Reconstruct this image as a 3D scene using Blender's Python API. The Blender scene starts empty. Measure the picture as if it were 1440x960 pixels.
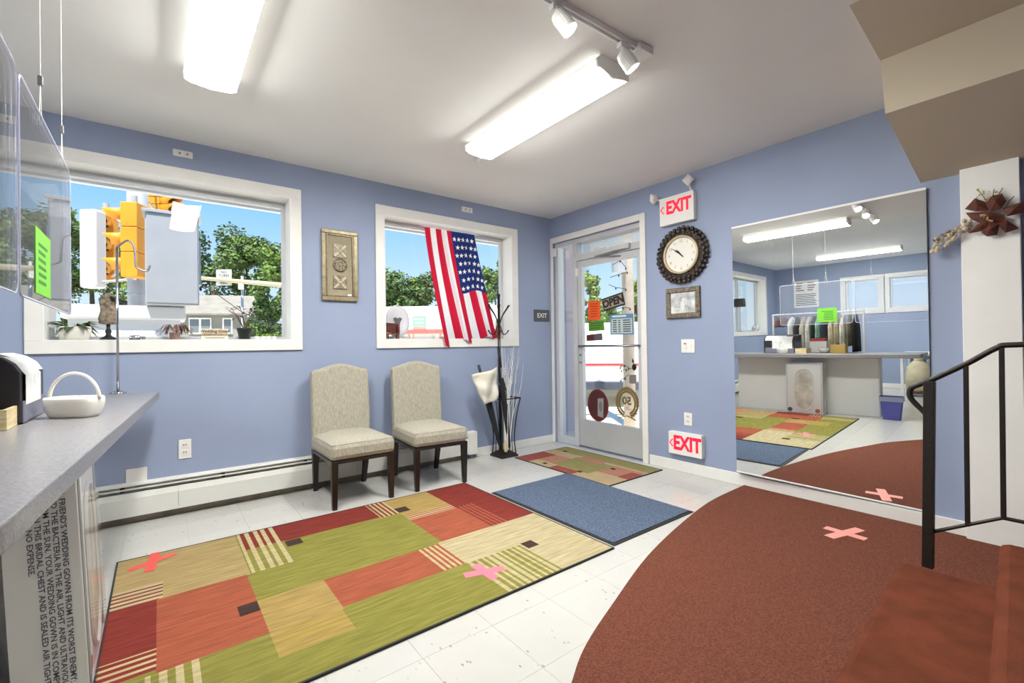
import bpy, bmesh, math, random
from mathutils import Vector, Matrix
random.seed(7)
scene = bpy.context.scene
col = scene.collection
# ------------------------------------------------------------------ camera
FPX, YAW, PIT, ROL, CH = 641.96, 0.911661, 0.00650, -0.013554, 1.125
YA, XB, XC, YD, H = 3.885, 3.60, -4.34, -2.6, 2.57      # window wall, door wall, far left wall, wall behind, ceiling
Fv = Vector((math.cos(YAW)*math.cos(PIT), math.sin(YAW)*math.cos(PIT), math.sin(PIT)))
_r = Vector((math.sin(YAW), -math.cos(YAW), 0)); _u = _r.cross(Fv)
Rv = _r*math.cos(ROL)+_u*math.sin(ROL); Uv = -_r*math.sin(ROL)+_u*math.cos(ROL)
CAM = Vector((0, 0, CH))
cd = bpy.data.cameras.new('camera'); cam = bpy.data.objects.new('camera', cd); col.objects.link(cam)
cd.sensor_width = 36; cd.lens = 36*FPX/1440; cd.clip_start = .02; cd.clip_end = 400
m3 = Matrix((Rv, Uv, -Fv)).transposed()
cam.matrix_world = Matrix.Translation(CAM) @ m3.to_4x4()
scene.camera = cam
# ------------------------------------------------------------------ sky, sun, exposure
vs = scene.view_settings
vs.view_transform = 'Standard'; vs.look = 'None'; vs.exposure = 0.0; vs.gamma = 1.0; vs.use_curve_mapping = False
def lin(c):
    return tuple(((x/255)/12.92 if x/255 <= .04045 else ((x/255+.055)/1.055)**2.4) for x in c)
w = bpy.data.worlds.new('sky'); scene.world = w; w.use_nodes = True
nt = w.node_tree; nt.nodes.clear()
tc = nt.nodes.new('ShaderNodeTexCoord'); sx = nt.nodes.new('ShaderNodeSeparateXYZ'); rp = nt.nodes.new('ShaderNodeValToRGB')
bg = nt.nodes.new('ShaderNodeBackground'); wo = nt.nodes.new('ShaderNodeOutputWorld')
nt.links.new(tc.outputs['Generated'], sx.inputs[0]); nt.links.new(sx.outputs['Z'], rp.inputs[0])
nt.links.new(rp.outputs[0], bg.inputs[0]); nt.links.new(bg.outputs[0], wo.inputs[0])
el = rp.color_ramp.elements
el[0].position = 0.0; el[0].color = (*lin((226, 240, 252)), 1)
el[1].position = 0.62; el[1].color = (*lin((92, 165, 238)), 1)
e = el.new(.14); e.color = (*lin((190, 226, 252)), 1)
e = el.new(.28); e.color = (*lin((132, 198, 250)), 1)
bg.inputs[1].default_value = 1.15
sd = bpy.data.lights.new('sun', 'SUN'); sd.energy = 11.0; sd.angle = .01; sd.color = (1, .96, .88)
so = bpy.data.objects.new('sun', sd); col.objects.link(so)
so.rotation_euler = Vector((.26, .36, -1.0)).to_track_quat('-Z', 'Y').to_euler()
LAMP = 64.0                                             # radiance of the fluorescent lenses

# ------------------------------------------------------------------ pixel -> place helpers (a pixel gives a direction; a plane gives the distance)
def ray(u, v): return Fv+(u-720)/FPX*Rv-(v-480)/FPX*Uv
def onp(u, v, ax, val):
    d = ray(u, v); return CAM+d*((val-CAM[ax])/d[ax])
def wa(u, v, d=0): return onp(u, v, 1, YA-d)            # on the window wall, d metres into the room
def wb(u, v, d=0): return onp(u, v, 0, XB-d)            # on the door wall
def fl(u, v, z=0): return onp(u, v, 2, z)
MN = Vector((-1, -.0428, -.0108)).normalized(); MC = Vector((3.566, 1.2, 1.05))   # the wall mirror hangs slightly askew
def mi(u, v, ax, val):                                  # a place seen in the mirror
    d = ray(u, v); a = CAM+d*((MC-CAM).dot(MN)/d.dot(MN)); r = d-2*d.dot(MN)*MN
    return a+r*((val-a[ax])/r[ax])

# ------------------------------------------------------------------ materials
def rgba(c): return (*lin(c), 1)
def mat(name, c, rough=.6, metal=0, var=None, bump=None, spec=.5, c2=None, stretch=None, emit=0):
    m = bpy.data.materials.new(name); m.use_nodes = True; n = m.node_tree.nodes; l = m.node_tree.links
    b = n['Principled BSDF']; b.inputs['Roughness'].default_value = rough; b.inputs['Metallic'].default_value = metal
    b.inputs['Specular IOR Level'].default_value = spec
    b.inputs['Base Color'].default_value = rgba(c)
    if emit:
        b.inputs['Emission Color'].default_value = rgba(c); b.inputs['Emission Strength'].default_value = emit
    t = None
    if var or bump:
        t = n.new('ShaderNodeTexCoord'); mp = n.new('ShaderNodeMapping'); l.new(t.outputs['Object'], mp.inputs[0])
        if stretch: mp.inputs['Scale'].default_value = stretch
    if var:
        nz = n.new('ShaderNodeTexNoise'); nz.inputs['Scale'].default_value = var[0]; nz.inputs['Detail'].default_value = 4
        l.new(mp.outputs[0], nz.inputs[0]); mx = n.new('ShaderNodeMix'); mx.data_type = 'RGBA'
        k = var[1]
        mx.inputs[6].default_value = rgba(c2 if c2 else tuple(max(0, x*(1-k)) for x in c))
        mx.inputs[7].default_value = rgba(c if c2 else tuple(min(255, x*(1+k)) for x in c))
        mr = n.new('ShaderNodeMapRange'); mr.inputs[1].default_value = .3; mr.inputs[2].default_value = .7
        l.new(nz.outputs[0], mr.inputs[0]); l.new(mr.outputs[0], mx.inputs[0]); l.new(mx.outputs[2], b.inputs['Base Color'])
    if bump:
        nb = n.new('ShaderNodeTexNoise'); nb.inputs['Scale'].default_value = bump[0]; nb.inputs['Detail'].default_value = 3
        l.new(mp.outputs[0], nb.inputs[0]); bp = n.new('ShaderNodeBump'); bp.inputs['Strength'].default_value = bump[1]
        bp.inputs['Distance'].default_value = .01
        l.new(nb.outputs[0], bp.inputs['Height']); l.new(bp.outputs[0], b.inputs['Normal'])
    return m
def glass(name, tint=(255, 255, 255), refl=1.0, haze=0):
    m = bpy.data.materials.new(name); m.use_nodes = True; n = m.node_tree.nodes; l = m.node_tree.links; n.clear()
    o = n.new('ShaderNodeOutputMaterial'); t = n.new('ShaderNodeBsdfTransparent'); t.inputs[0].default_value = rgba(tint)
    g = n.new('ShaderNodeBsdfGlossy'); g.inputs['Roughness'].default_value = 0.0; f = n.new('ShaderNodeFresnel'); f.inputs[0].default_value = 1.45
    mm = n.new('ShaderNodeMath'); mm.operation = 'MULTIPLY'; mm.inputs[1].default_value = refl
    mx = n.new('ShaderNodeMixShader'); l.new(f.outputs[0], mm.inputs[0]); l.new(mm.outputs[0], mx.inputs[0])
    l.new(t.outputs[0], mx.inputs[1]); l.new(g.outputs[0], mx.inputs[2]); last = mx.outputs[0]
    if haze:
        d = n.new('ShaderNodeBsdfDiffuse'); d.inputs[0].default_value = rgba((235, 236, 240)); m2 = n.new('ShaderNodeMixShader')
        m2.inputs[0].default_value = haze; l.new(last, m2.inputs[1]); l.new(d.outputs[0], m2.inputs[2]); last = m2.outputs[0]
    l.new(last, o.inputs[0]); return m
def vcol(name, rough=.9, streak=None, bump=None, trans=0, spec=.2):
    m = mat(name, (200, 200, 200), rough, spec=spec, bump=bump); n = m.node_tree.nodes; l = m.node_tree.links
    b = n['Principled BSDF']; a = n.new('ShaderNodeVertexColor'); a.layer_name = 'col'; src = a.outputs[0]
    if streak:
        t = n.new('ShaderNodeTexCoord'); mp = n.new('ShaderNodeMapping'); mp.inputs['Scale'].default_value = streak[0]
        l.new(t.outputs['Object'], mp.inputs[0]); nz = n.new('ShaderNodeTexNoise'); nz.inputs['Scale'].default_value = 1; nz.inputs['Detail'].default_value = 5
        l.new(mp.outputs[0], nz.inputs[0]); mr = n.new('ShaderNodeMapRange'); mr.inputs[1].default_value = .3; mr.inputs[2].default_value = .7
        mr.inputs[3].default_value = 1-streak[1]; mr.inputs[4].default_value = 1+streak[1]; l.new(nz.outputs[0], mr.inputs[0])
        mx = n.new('ShaderNodeMix'); mx.data_type = 'RGBA'; mx.blend_type = 'MULTIPLY'; mx.inputs[0].default_value = 1
        l.new(src, mx.inputs[6]); l.new(mr.outputs[0], mx.inputs[7]); src = mx.outputs[2]
    l.new(src, b.inputs['Base Color'])
    if trans:
        tr = n.new('ShaderNodeBsdfTranslucent'); l.new(src, tr.inputs[0]); ms = n.new('ShaderNodeMixShader'); ms.inputs[0].default_value = trans
        l.new(b.outputs[0], ms.inputs[1]); l.new(tr.outputs[0], ms.inputs[2]); l.new(ms.outputs[0], n['Material Output'].inputs[0])
    return m
K = {}
K['wall'] = mat('blue_wall_paint', (149, 162, 190), .6, var=(1.5, .02), bump=(60, .05))
K['ceil'] = mat('ceiling_paint', (238, 238, 236), .8, var=(1.2, .015), bump=(40, .05))
K['soffit'] = mat('soffit_paint', (200, 189, 168), .8, var=(1.2, .015))
K['white'] = mat('white_paint', (240, 240, 237), .45, var=(4, .012))
K['trim'] = mat('trim_paint', (234, 233, 229), .45, var=(6, .015))
K['alu'] = mat('painted_aluminium', (205, 207, 209), .4, .15, var=(3, .02))
K['doorpanel'] = mat('grey_door_panel', (190, 192, 194), .4, .2, var=(2, .03))
K['heater'] = mat('heater_enamel', (226, 226, 220), .4, var=(3, .02))
K['darkgap'] = mat('dark_gap', (40, 40, 40), .8)
K['plate'] = mat('white_plastic', (238, 237, 232), .35)
K['slot'] = mat('outlet_slot', (70, 66, 60), .6)
K['black'] = mat('black_paint', (30, 28, 27), .45)
K['iron'] = mat('wrought_iron', (42, 38, 35), .5, .5, bump=(80, .2))
K['bronze'] = mat('bronze_black', (50, 42, 36), .45, .4, bump=(60, .2))
K['chrome'] = mat('chrome', (200, 200, 205), .15, 1)
K['steel'] = mat('grey_steel', (150, 152, 154), .35, .8)
K['fabric'] = mat('cream_ribbed_fabric', (172, 167, 152), .9, var=(90, .07), bump=(160, .5), spec=.2, stretch=(1, 1, .35))
K['darkwood'] = mat('espresso_wood', (36, 27, 24), .35, var=(8, .2), stretch=(1, 1, .1))
K['lens'] = mat('lamp_lens', (255, 254, 248), .5, emit=LAMP)
K['lensside'] = mat('lamp_lens_side', (255, 254, 248), .5, emit=1.6)
K['bulb'] = mat('lamp_bulb', (255, 252, 240), .5, emit=850)
K['mirror'] = mat('silvered_mirror', (238, 241, 240), .0, 1)
K['pane'] = glass('window_glass', refl=.35)
K['plexi'] = glass('acrylic_sheet', (250, 251, 255), 1.0, .05)
K['plexedge'] = mat('acrylic_edge', (205, 208, 232), .15, spec=.8)
K['carpet'] = mat('rust_brown_carpet', (131, 80, 64), .95, var=(130, .16), bump=(420, .9), spec=.1)
K['stair'] = mat('stair_carpet', (130, 72, 52), .95, var=(9, .10), bump=(420, .9), spec=.1)
K['bluemat'] = mat('blue_mat_pile', (98, 112, 134), .95, var=(120, .28), bump=(300, .9), spec=.1)
K['rubber'] = mat('black_rubber', (38, 36, 36), .7)
K['rug'] = vcol('patchwork_rug_pile', streak=((6, 60, 1), .22), bump=(300, .6))
K['rug2'] = vcol('faded_rug_pile', streak=((60, 8, 1), .14), bump=(300, .6))
K['flag'] = vcol('flag_cloth', trans=.35, streak=((3, 3, 3), .05))
K['pink'] = mat('pink_tape', (240, 150, 140), .5); K['red'] = mat('red_tape', (224, 86, 76), .5); K['rose'] = mat('rose_tape', (238, 120, 138), .5)
K['counter'] = mat('grey_speckled_laminate', (160, 158, 160), .28, var=(170, .12), c2=(112, 110, 114))
K['counterfront'] = mat('white_counter_panel', (232, 232, 230), .5, var=(2, .015))
K['exitred'] = mat('exit_red', (246, 24, 62), .5, emit=.55)
K['ink'] = mat('dark_ink', (46, 46, 50), .7)
K['gold'] = mat('antique_gold', (146, 134, 106), .4, .45, var=(30, .12))
K['linen'] = mat('plaque_linen', (158, 148, 124), .8, var=(120, .06))
K['pewter'] = mat('plaque_pewter', (120, 112, 96), .45, .5, var=(60, .3))
K['pot'] = mat('white_ceramic', (236, 233, 224), .25)
K['leaf'] = mat('dark_leaf', (62, 84, 50), .5, var=(20, .35)); K['leafy'] = mat('yellow_green_leaf', (150, 176, 60), .5, var=(20, .2))
K['dry'] = mat('dried_leaf', (128, 102, 92), .8, var=(30, .3)); K['dryred'] = mat('bronze_leaf', (86, 62, 50), .7, var=(30, .3))
K['brownpaint'] = mat('red_brown_wood', (104, 56, 46), .5, var=(20, .3))
def floor_mat():
    m = mat('vinyl_tile', (198, 197, 192), .17, var=(3, .02)); n = m.node_tree.nodes; l = m.node_tree.links; b = n['Principled BSDF']
    t = n.new('ShaderNodeTexCoord'); oi = n.new('ShaderNodeObjectInfo'); ad = n.new('ShaderNodeVectorMath'); ad.operation = 'ADD'
    sc = n.new('ShaderNodeVectorMath'); sc.operation = 'SCALE'; sc.inputs[3].default_value = 1.0
    l.new(t.outputs['Object'], ad.inputs[0]); l.new(oi.outputs['Location'], ad.inputs[1])
    mp = n.new('ShaderNodeMapping'); mp.inputs['Scale'].default_value = (1, .5, 1); mp.inputs['Rotation'].default_value = (0, 0, .6); l.new(ad.outputs[0], mp.inputs[0])
    vo = n.new('ShaderNodeTexVoronoi'); vo.inputs['Scale'].default_value = 42; l.new(mp.outputs[0], vo.inputs[0])
    nz = n.new('ShaderNodeTexNoise'); nz.inputs['Scale'].default_value = 9; l.new(ad.outputs[0], nz.inputs[0])
    a = n.new('ShaderNodeMapRange'); a.inputs[1].default_value = .13; a.inputs[2].default_value = .2; a.inputs[3].default_value = 1; a.inputs[4].default_value = 0; l.new(vo.outputs['Distance'], a.inputs[0])
    c = n.new('ShaderNodeMapRange'); c.inputs[1].default_value = .5; c.inputs[2].default_value = .62; l.new(nz.outputs[0], c.inputs[0])
    mu = n.new('ShaderNodeMath'); mu.operation = 'MULTIPLY'; l.new(a.outputs[0], mu.inputs[0]); l.new(c.outputs[0], mu.inputs[1])
    mu2 = n.new('ShaderNodeMath'); mu2.operation = 'MULTIPLY'; mu2.inputs[1].default_value = .8; l.new(mu.outputs[0], mu2.inputs[0])
    mx = n.new('ShaderNodeMix'); mx.data_type = 'RGBA'; l.new(mu2.outputs[0], mx.inputs[0])
    src = b.inputs['Base Color'].links[0].from_socket; l.new(src, mx.inputs[6]); mx.inputs[7].default_value = rgba((140, 130, 116)); l.new(mx.outputs[2], b.inputs['Base Color'])
    return m
K['tile'] = floor_mat()

# ------------------------------------------------------------------ text meshes (made first, while the scene is small)
TX = {}
def text_mesh(key, body, size=1.0, bold=0.0, align='CENTER', line=1.0, width=1.0):
    cu = bpy.data.curves.new('t', 'FONT'); cu.body = body; cu.size = size; cu.align_x = align; cu.align_y = 'CENTER'; cu.offset = bold; cu.space_line = line
    cu.resolution_u = 2
    ob = bpy.data.objects.new('t', cu); col.objects.link(ob)
    dg = bpy.context.evaluated_depsgraph_get(); me = bpy.data.meshes.new_from_object(ob.evaluated_get(dg))
    TX[key] = ([Vector((v.co.x*width, v.co.y, v.co.z)) for v in me.vertices], [tuple(p.vertices) for p in me.polygons])
    bpy.data.objects.remove(ob); bpy.data.curves.remove(cu); bpy.data.meshes.remove(me)
text_mesh('EXIT', 'EXIT', 1, .042, width=.76); text_mesh('exit_s', 'EXIT', 1, .01); text_mesh('OPEN', 'OPEN', 1, .055)
text_mesh('NO', 'NO\nTURN\nON\nRED', 1, .02, line=.9); text_mesh('50', '50', 1, .045)
text_mesh('gown', 'Wedding Gown', 1, .02); text_mesh('cons', 'CONSERVATION CO.', 1, .02); text_mesh('years', 'YEARS\nCELEBRATING', 1)
for i in range(12): text_mesh('n%d' % (i+1), str(i+1), 1)
for i, s in enumerate(["SAVE A FRIEND'S WEDDING GOWN FROM ITS WORST ENEMY:", "DIRT AND THE BACTERIA IN THE AIR, LIGHT AND ULTRAVIOLET", "LIGHT FROM THE SUN. YOUR WEDDING GOWN IS IN COMPLETE", "DARKNESS IN THIS BRIDAL CHEST AND IS SEALED AIR TIGHT.", "WE'VE SPARED NO EXPENSE."]):
    text_mesh('box%d' % i, s, 1, .02, align='LEFT', width=1.22)

# ------------------------------------------------------------------ builders
def wl(o):
    p = Vector((0, 0, 0))
    while o: p = p+o.location; o = o.parent
    return p
def tag(o, label=None, cat=None, group=None, kind=None):
    if label: o['label'] = label
    if cat: o['category'] = cat
    if group: o['group'] = group
    if kind: o['kind'] = kind
    return o
def thing(name, label, cat=None, loc=(0, 0, 0), group=None, kind=None):
    o = bpy.data.objects.new(name, None); o.empty_display_size = .05; col.objects.link(o); o.location = loc
    return tag(o, label, cat, group, kind)
class MB:
    def __init__(s): s.v = []; s.f = []
    def add(s, vs, fs):
        k = len(s.v); s.v += [Vector(p) for p in vs]; s.f += [tuple(i+k for i in f) for f in fs]; return s
    def bb(s, a, b):
        x0, x1 = sorted((a[0], b[0])); y0, y1 = sorted((a[1], b[1])); z0, z1 = sorted((a[2], b[2]))
        return s.add([(x0, y0, z0), (x1, y0, z0), (x1, y1, z0), (x0, y1, z0), (x0, y0, z1), (x1, y0, z1), (x1, y1, z1), (x0, y1, z1)],
                     [(0, 3, 2, 1), (4, 5, 6, 7), (0, 1, 5, 4), (1, 2, 6, 5), (2, 3, 7, 6), (3, 0, 4, 7)])
    def ob(s, c, h, ex=(1, 0, 0), ey=(0, 1, 0), ez=(0, 0, 1)):           # oriented box, half sizes
        c = Vector(c); ex = Vector(ex).normalized()*h[0]; ey = Vector(ey).normalized()*h[1]; ez = Vector(ez).normalized()*h[2]
        P = [c+a*ex+b*ey+d*ez for d in (-1, 1) for a, b in ((-1, -1), (1, -1), (1, 1), (-1, 1))]
        return s.add(P, [(0, 3, 2, 1), (4, 5, 6, 7), (0, 1, 5, 4), (1, 2, 6, 5), (2, 3, 7, 6), (3, 0, 4, 7)])
    def tube(s, pts, r, n=8, closed=False):
        pts = [Vector(p) for p in pts]; N = len(pts); rr = r if isinstance(r, (list, tuple)) else [r]*N
        rings = []; prev = None
        for i, p in enumerate(pts):
            a = pts[(i-1) % N] if (i > 0 or closed) else p; b = pts[(i+1) % N] if (i < N-1 or closed) else p
            t = (b-a); t = t.normalized() if t.length > 1e-9 else Vector((0, 0, 1))
            if prev is None: x = t.orthogonal().normalized()
            else:
                x = prev-t*prev.dot(t); x = x.normalized() if x.length > 1e-6 else t.orthogonal().normalized()
            prev = x; y = t.cross(x)
            rings.append([p+rr[i]*(math.cos(2*math.pi*k/n)*x+math.sin(2*math.pi*k/n)*y) for k in range(n)])
        vs = [q for R in rings for q in R]; fs = []
        for i in range(N if closed else N-1):
            j = (i+1) % N
            for k in range(n): fs.append((i*n+k, i*n+(k+1) % n, j*n+(k+1) % n, j*n+k))
        if not closed: fs += [tuple(range(n-1, -1, -1)), tuple((N-1)*n+k for k in range(n))]
        return s.add(vs, fs)
    def lathe(s, prof, c=(0, 0, 0), n=24, ax=(0, 0, 1), sx=1, sy=1, cap=True):
        c = Vector(c); z = Vector(ax).normalized()
        if abs(z.z) > .99: x = Vector((1, 0, 0)); y = z.cross(x)
        else: x = Vector((0, 0, 1)).cross(z).normalized(); y = z.cross(x)
        vs = []; fs = []
        for r, h in prof: vs += [c+h*z+r*(sx*math.cos(2*math.pi*k/n)*x+sy*math.sin(2*math.pi*k/n)*y) for k in range(n)]
        for i in range(len(prof)-1):
            for k in range(n): fs.append((i*n+k, i*n+(k+1) % n, (i+1)*n+(k+1) % n, (i+1)*n+k))
        if cap: fs += [tuple(range(n-1, -1, -1)), tuple((len(prof)-1)*n+k for k in range(n))]
        return s.add(vs, fs)
    def ball(s, c, r, n=10, m=6):
        r = r if isinstance(r, (list, tuple, Vector)) else (r, r, r); vs = []; fs = []; c = Vector(c)
        for i in range(m+1):
            th = math.pi*i/m
            for k in range(n):
                ph = 2*math.pi*k/n; vs.append(c+Vector((r[0]*math.sin(th)*math.cos(ph), r[1]*math.sin(th)*math.sin(ph), -r[2]*math.cos(th))))
        for i in range(m):
            for k in range(n): fs.append((i*n+k, i*n+(k+1) % n, (i+1)*n+(k+1) % n, (i+1)*n+k))
        return s.add(vs, fs)
    def prism(s, poly, off):                                           # polygon of 3D points pushed along off
        n = len(poly); off = Vector(off); P = [Vector(p) for p in poly]
        return s.add(P+[p+off for p in P], [tuple(range(n-1, -1, -1)), tuple(range(n, 2*n))]+[(i, (i+1) % n, n+(i+1) % n, n+i) for i in range(n)])
    def text(s, key, c, size, e1, e2, out=.0006):
        e1 = Vector(e1).normalized(); e2 = Vector(e2).normalized(); nn = e1.cross(e2); c = Vector(c)
        V, Fc = TX[key]; return s.add([c+e1*(p.x*size)+e2*(p.y*size)+nn*out for p in V], Fc)
    def leaf(s, p, d, L, W, up=(0, 0, 1), droop=.3):
        p = Vector(p); d = Vector(d).normalized(); sd = d.cross(Vector(up)); sd = sd.normalized() if sd.length > 1e-5 else d.orthogonal().normalized()
        nn = sd.cross(d); a = p+d*L*.45+nn*L*.06; b = p+d*L-Vector((0, 0, droop*L))
        return s.add([p, a+sd*W*.5, b, a-sd*W*.5, a-nn*L*.05], [(0, 1, 4), (1, 2, 4), (2, 3, 4), (3, 0, 4)])
    def build(s, name, m, parent=None, bev=0, smooth=False, local=False, solid=0, sub=0, kind=None, label=None):
        me = bpy.data.meshes.new(name); o = wl(parent) if (parent and not local) else Vector((0, 0, 0))
        me.from_pydata([p-o for p in s.v], [], s.f); me.update()
        if m: me.materials.append(K[m] if isinstance(m, str) else m)
        if smooth:
            for p in me.polygons: p.use_smooth = True
        ob = bpy.data.objects.new(name, me); col.objects.link(ob)
        if parent: ob.parent = parent
        if solid:
            md = ob.modifiers.new('solid', 'SOLIDIFY'); md.thickness = solid; md.offset = 0
        if bev:
            md = ob.modifiers.new('bevel', 'BEVEL'); md.width = bev; md.segments = 2; md.limit_method = 'ANGLE'; md.angle_limit = .6
        if sub:
            md = ob.modifiers.new('sub', 'SUBSURF'); md.levels = sub; md.render_levels = sub
        if kind: ob['kind'] = kind
        if label: ob['label'] = label
        return ob
def box(name, a, b, m, parent=None, bev=0, **k): return MB().bb(a, b).build(name, m, parent, bev, **k)
def solo(ob, label, cat, group=None):                                   # a thing that is one mesh: origin to its base
    me = ob.data; n = len(me.vertices); c = Vector((0, 0, 0)); z = 1e9
    for v in me.vertices: c += v.co; z = min(z, v.co.z)
    c = Vector((c.x/n, c.y/n, z))
    for v in me.vertices: v.co -= c
    ob.location = c; return tag(ob, label, cat, group)
def struct(ob, label): return tag(ob, label, kind='structure')
def copy_tree(o, parent=None):
    c = o.copy(); col.objects.link(c); c.parent = parent
    for ch in list(o.children): copy_tree(ch, c)
    return c
def arc(c, r, a0, a1, n, ex, ey): return [Vector(c)+r*(math.cos(a0+(a1-a0)*i/n)*Vector(ex)+math.sin(a0+(a1-a0)*i/n)*Vector(ey)) for i in range(n+1)]
def spline(pts, n=6):
    P = [Vector(p) for p in pts]; out = []
    for i in range(len(P)-1):
        a = P[i-1] if i else P[i]*2-P[i+1]; b = P[i]; c = P[i+1]; d = P[i+2] if i+2 < len(P) else P[i+1]*2-P[i]
        for k in range(n):
            t = k/n; out.append(.5*((2*b)+(c-a)*t+(2*a-5*b+4*c-d)*t*t+(3*b-a-3*c+d)*t**3))
    return out+[P[-1]]

# ================================================================== THE ROOM
MC = Vector((3.562, 1.2, 1.05))
# floor of vinyl tiles
floor = struct(box('floor', (XC-.2, YD-.2, -.12), (XB+.2, YA+.2, -.003), 'tile'), 'pale cream vinyl tile floor with fine dark flecks')
TS, TX0, TY0 = .3048, 1.050, 1.509
tiles = {}
xs = [TX0+k*TS for k in range(-8, 9)]; ys = [TY0+k*TS for k in range(-4, 9)]
for x in xs:
    for y in ys:
        x1 = min(x+TS, XB-.0005); y1 = min(y+TS, YA-.0005)
        if x1-x < .02 or y1-y < .02: continue
        sz = (round(x1-x, 3), round(y1-y, 3))
        if sz not in tiles:
            g = .0006; tiles[sz] = MB().bb((g, g, -.0028), (sz[0]-g, sz[1]-g, 0)).build('tile', 'tile', floor, local=True); t = tiles[sz]
        else:
            t = tiles[sz].copy(); col.objects.link(t)
        t.location = (x, y, 0)
struct(box('ceiling', (XC-.2, YD-.2, H), (XB+.9, YA+.9, H+.2), 'ceil'), 'flat off-white painted ceiling')
sof = MB().prism([(2.37, .648, H), (2.82, .648, 2.497), (2.89, .648, 2.256), (XB, .648, 2.055), (XB, .648, H)], (0, YD-.648, 0)).build('ceiling_soffit', 'soffit')
struct(sof, 'boxed taupe stair soffit dropping from the ceiling above the white panel')
# window wall with three openings
WIN = [(-.545, .825), (1.585, 3.015), (-3.62, -1.9)]; WZ = (1.184, 2.294); WT = .22
wall = MB(); edges = [XC-.2, -3.62, -1.9, -.545, .825, 1.585, 3.015, XB+.2]
wall.bb((XC-.2, YA, -.1), (XB+.2, YA+WT, WZ[0])).bb((XC-.2, YA, WZ[1]), (XB+.2, YA+WT, H))
for i in range(0, 8, 2): wall.bb((edges[i], YA, WZ[0]), (edges[i+1], YA+WT, WZ[1]))
struct(wall.build('wall_back', 'wall'), 'light blue painted wall with the street windows')
# door wall
DY = (2.645, 3.852); DZ = 2.275
wall = MB().bb((XB, DY[1], -.1), (XB+.2, YA+WT, H)).bb((XB, YD-.2, -.1), (XB+.2, DY[0], H)).bb((XB, DY[0], DZ), (XB+.2, DY[1], H)).bb((XB, DY[0], -.1), (XB+.2, DY[1], 0))
struct(wall.build('wall_right', 'wall'), 'light blue painted wall with the glass entrance door')
# far left wall with two small high windows (seen in the mirror)
q0 = mi(1188, 400, 0, XC); CW = []
for a, b, c, d in ((1189, 400, 1237, 430), (1251, 395, 1307, 424)):
    p = mi((a), (b+c*0), 0, XC); q = mi(c, d, 0, XC); CW.append((q.y, p.y, q.z, p.z))
CW = [(CW[0][0], CW[0][1], 1.57, 2.16), (CW[1][0], CW[1][1], 1.57, 2.16)]
cuts = sorted([YD-.2, CW[1][0], CW[1][1], CW[0][0], CW[0][1], YA+WT])
wall = MB().bb((XC-.2, YD-.2, -.1), (XC, YA+WT, 1.57)).bb((XC-.2, YD-.2, 2.16), (XC, YA+WT, H))
for i in range(0, 6, 2): wall.bb((XC-.2, cuts[i], 1.57), (XC, cuts[i+1], 2.16))
struct(wall.build('wall_left', 'wall'), 'far blue wall behind the counter with two high windows')
struct(box('wall_front', (XC-.2, YD-.2, -.1), (XB+.2, YD, H), 'wall'), 'blue wall on the raised side of the room')
# skirting
bb_ = MB(); bb_.bb((2.53, YA-.015, 0), (XB-.001, YA-.0005, .085)); struct(bb_.build('baseboard_back', 'trim', bev=.004), 'white baseboard under the flag window')
bb_ = MB(); bb_.bb((XB-.016, .475, 0), (XB-.0005, DY[0]-.07, .092)); struct(bb_.build('baseboard_right', 'trim', bev=.004), 'white baseboard along the mirror wall')
box_l = box('baseboard_left', (XC+.0005, YD, 0), (XC+.016, YA, .09), 'trim'); struct(box_l, 'white baseboard on the far left wall')

def wall_window(n, x0, x1, label, muntin=None, sill_out=.0):
    t = struct(thing('window_%d' % n, None, loc=((x0+x1)/2, YA, WZ[0])), label); c = .078; z0, z1 = WZ; e = .018
    for nm, a, b in (('casing', (x0-c, z1), (x1+c, z1+c)), ('casing', (x0-c, z0-c), (x1+c, z0)), ('casing', (x0-c, z0), (x0, z1)), ('casing', (x1, z0), (x1+c, z1))):
        box(nm, (a[0], YA-e, a[1]), (b[0], YA-.0005, b[1]), 'trim', t, .003)
    j = .006; yo = YA+WT
    for a, b in (((x0, z0), (x1, z0+j)), ((x0, z1-j), (x1, z1)), ((x0, z0+j), (x0+j, z1-j)), ((x1-j, z0+j), (x1, z1-j))):
        box('jamb' if a[1] != z0 or b[1] > z0+.1 else 'sill', (a[0], YA-e, a[1]), (b[0], yo-.07, b[1]), 'white', t)
    f = .03; y0, y1 = yo-.07, yo-.02
    for a, b in (((x0, z0), (x1, z0+f)), ((x0, z1-f*1.6), (x1, z1)), ((x0, z0+f), (x0+f, z1-f*1.6)), ((x1-f, z0+f), (x1, z1-f*1.6))):
        box('window_frame', (a[0], y0, a[1]), (b[0], y1, b[1]), 'alu', t, .003)
    fx = [x0+f]+([muntin] if muntin else [])+[x1-f]
    if muntin: box('mullion', (muntin-.02, y0, z0+f), (muntin+.02, y1, z1-f*1.6), 'alu', t)
    for i in range(len(fx)-1): box('pane', (fx[i], yo-.047, z0+f), (fx[i+1], yo-.043, z1-f*1.6), 'pane', t)
    return t
wall_window(1, *WIN[0], 'wide window in white casing above the counter end'); wall_window(2, *WIN[1], 'window in white casing behind the hanging flag')
wall_window(3, *WIN[2], 'window on the back wall behind the counter, seen only in the mirror', muntin=-2.55)
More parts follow.
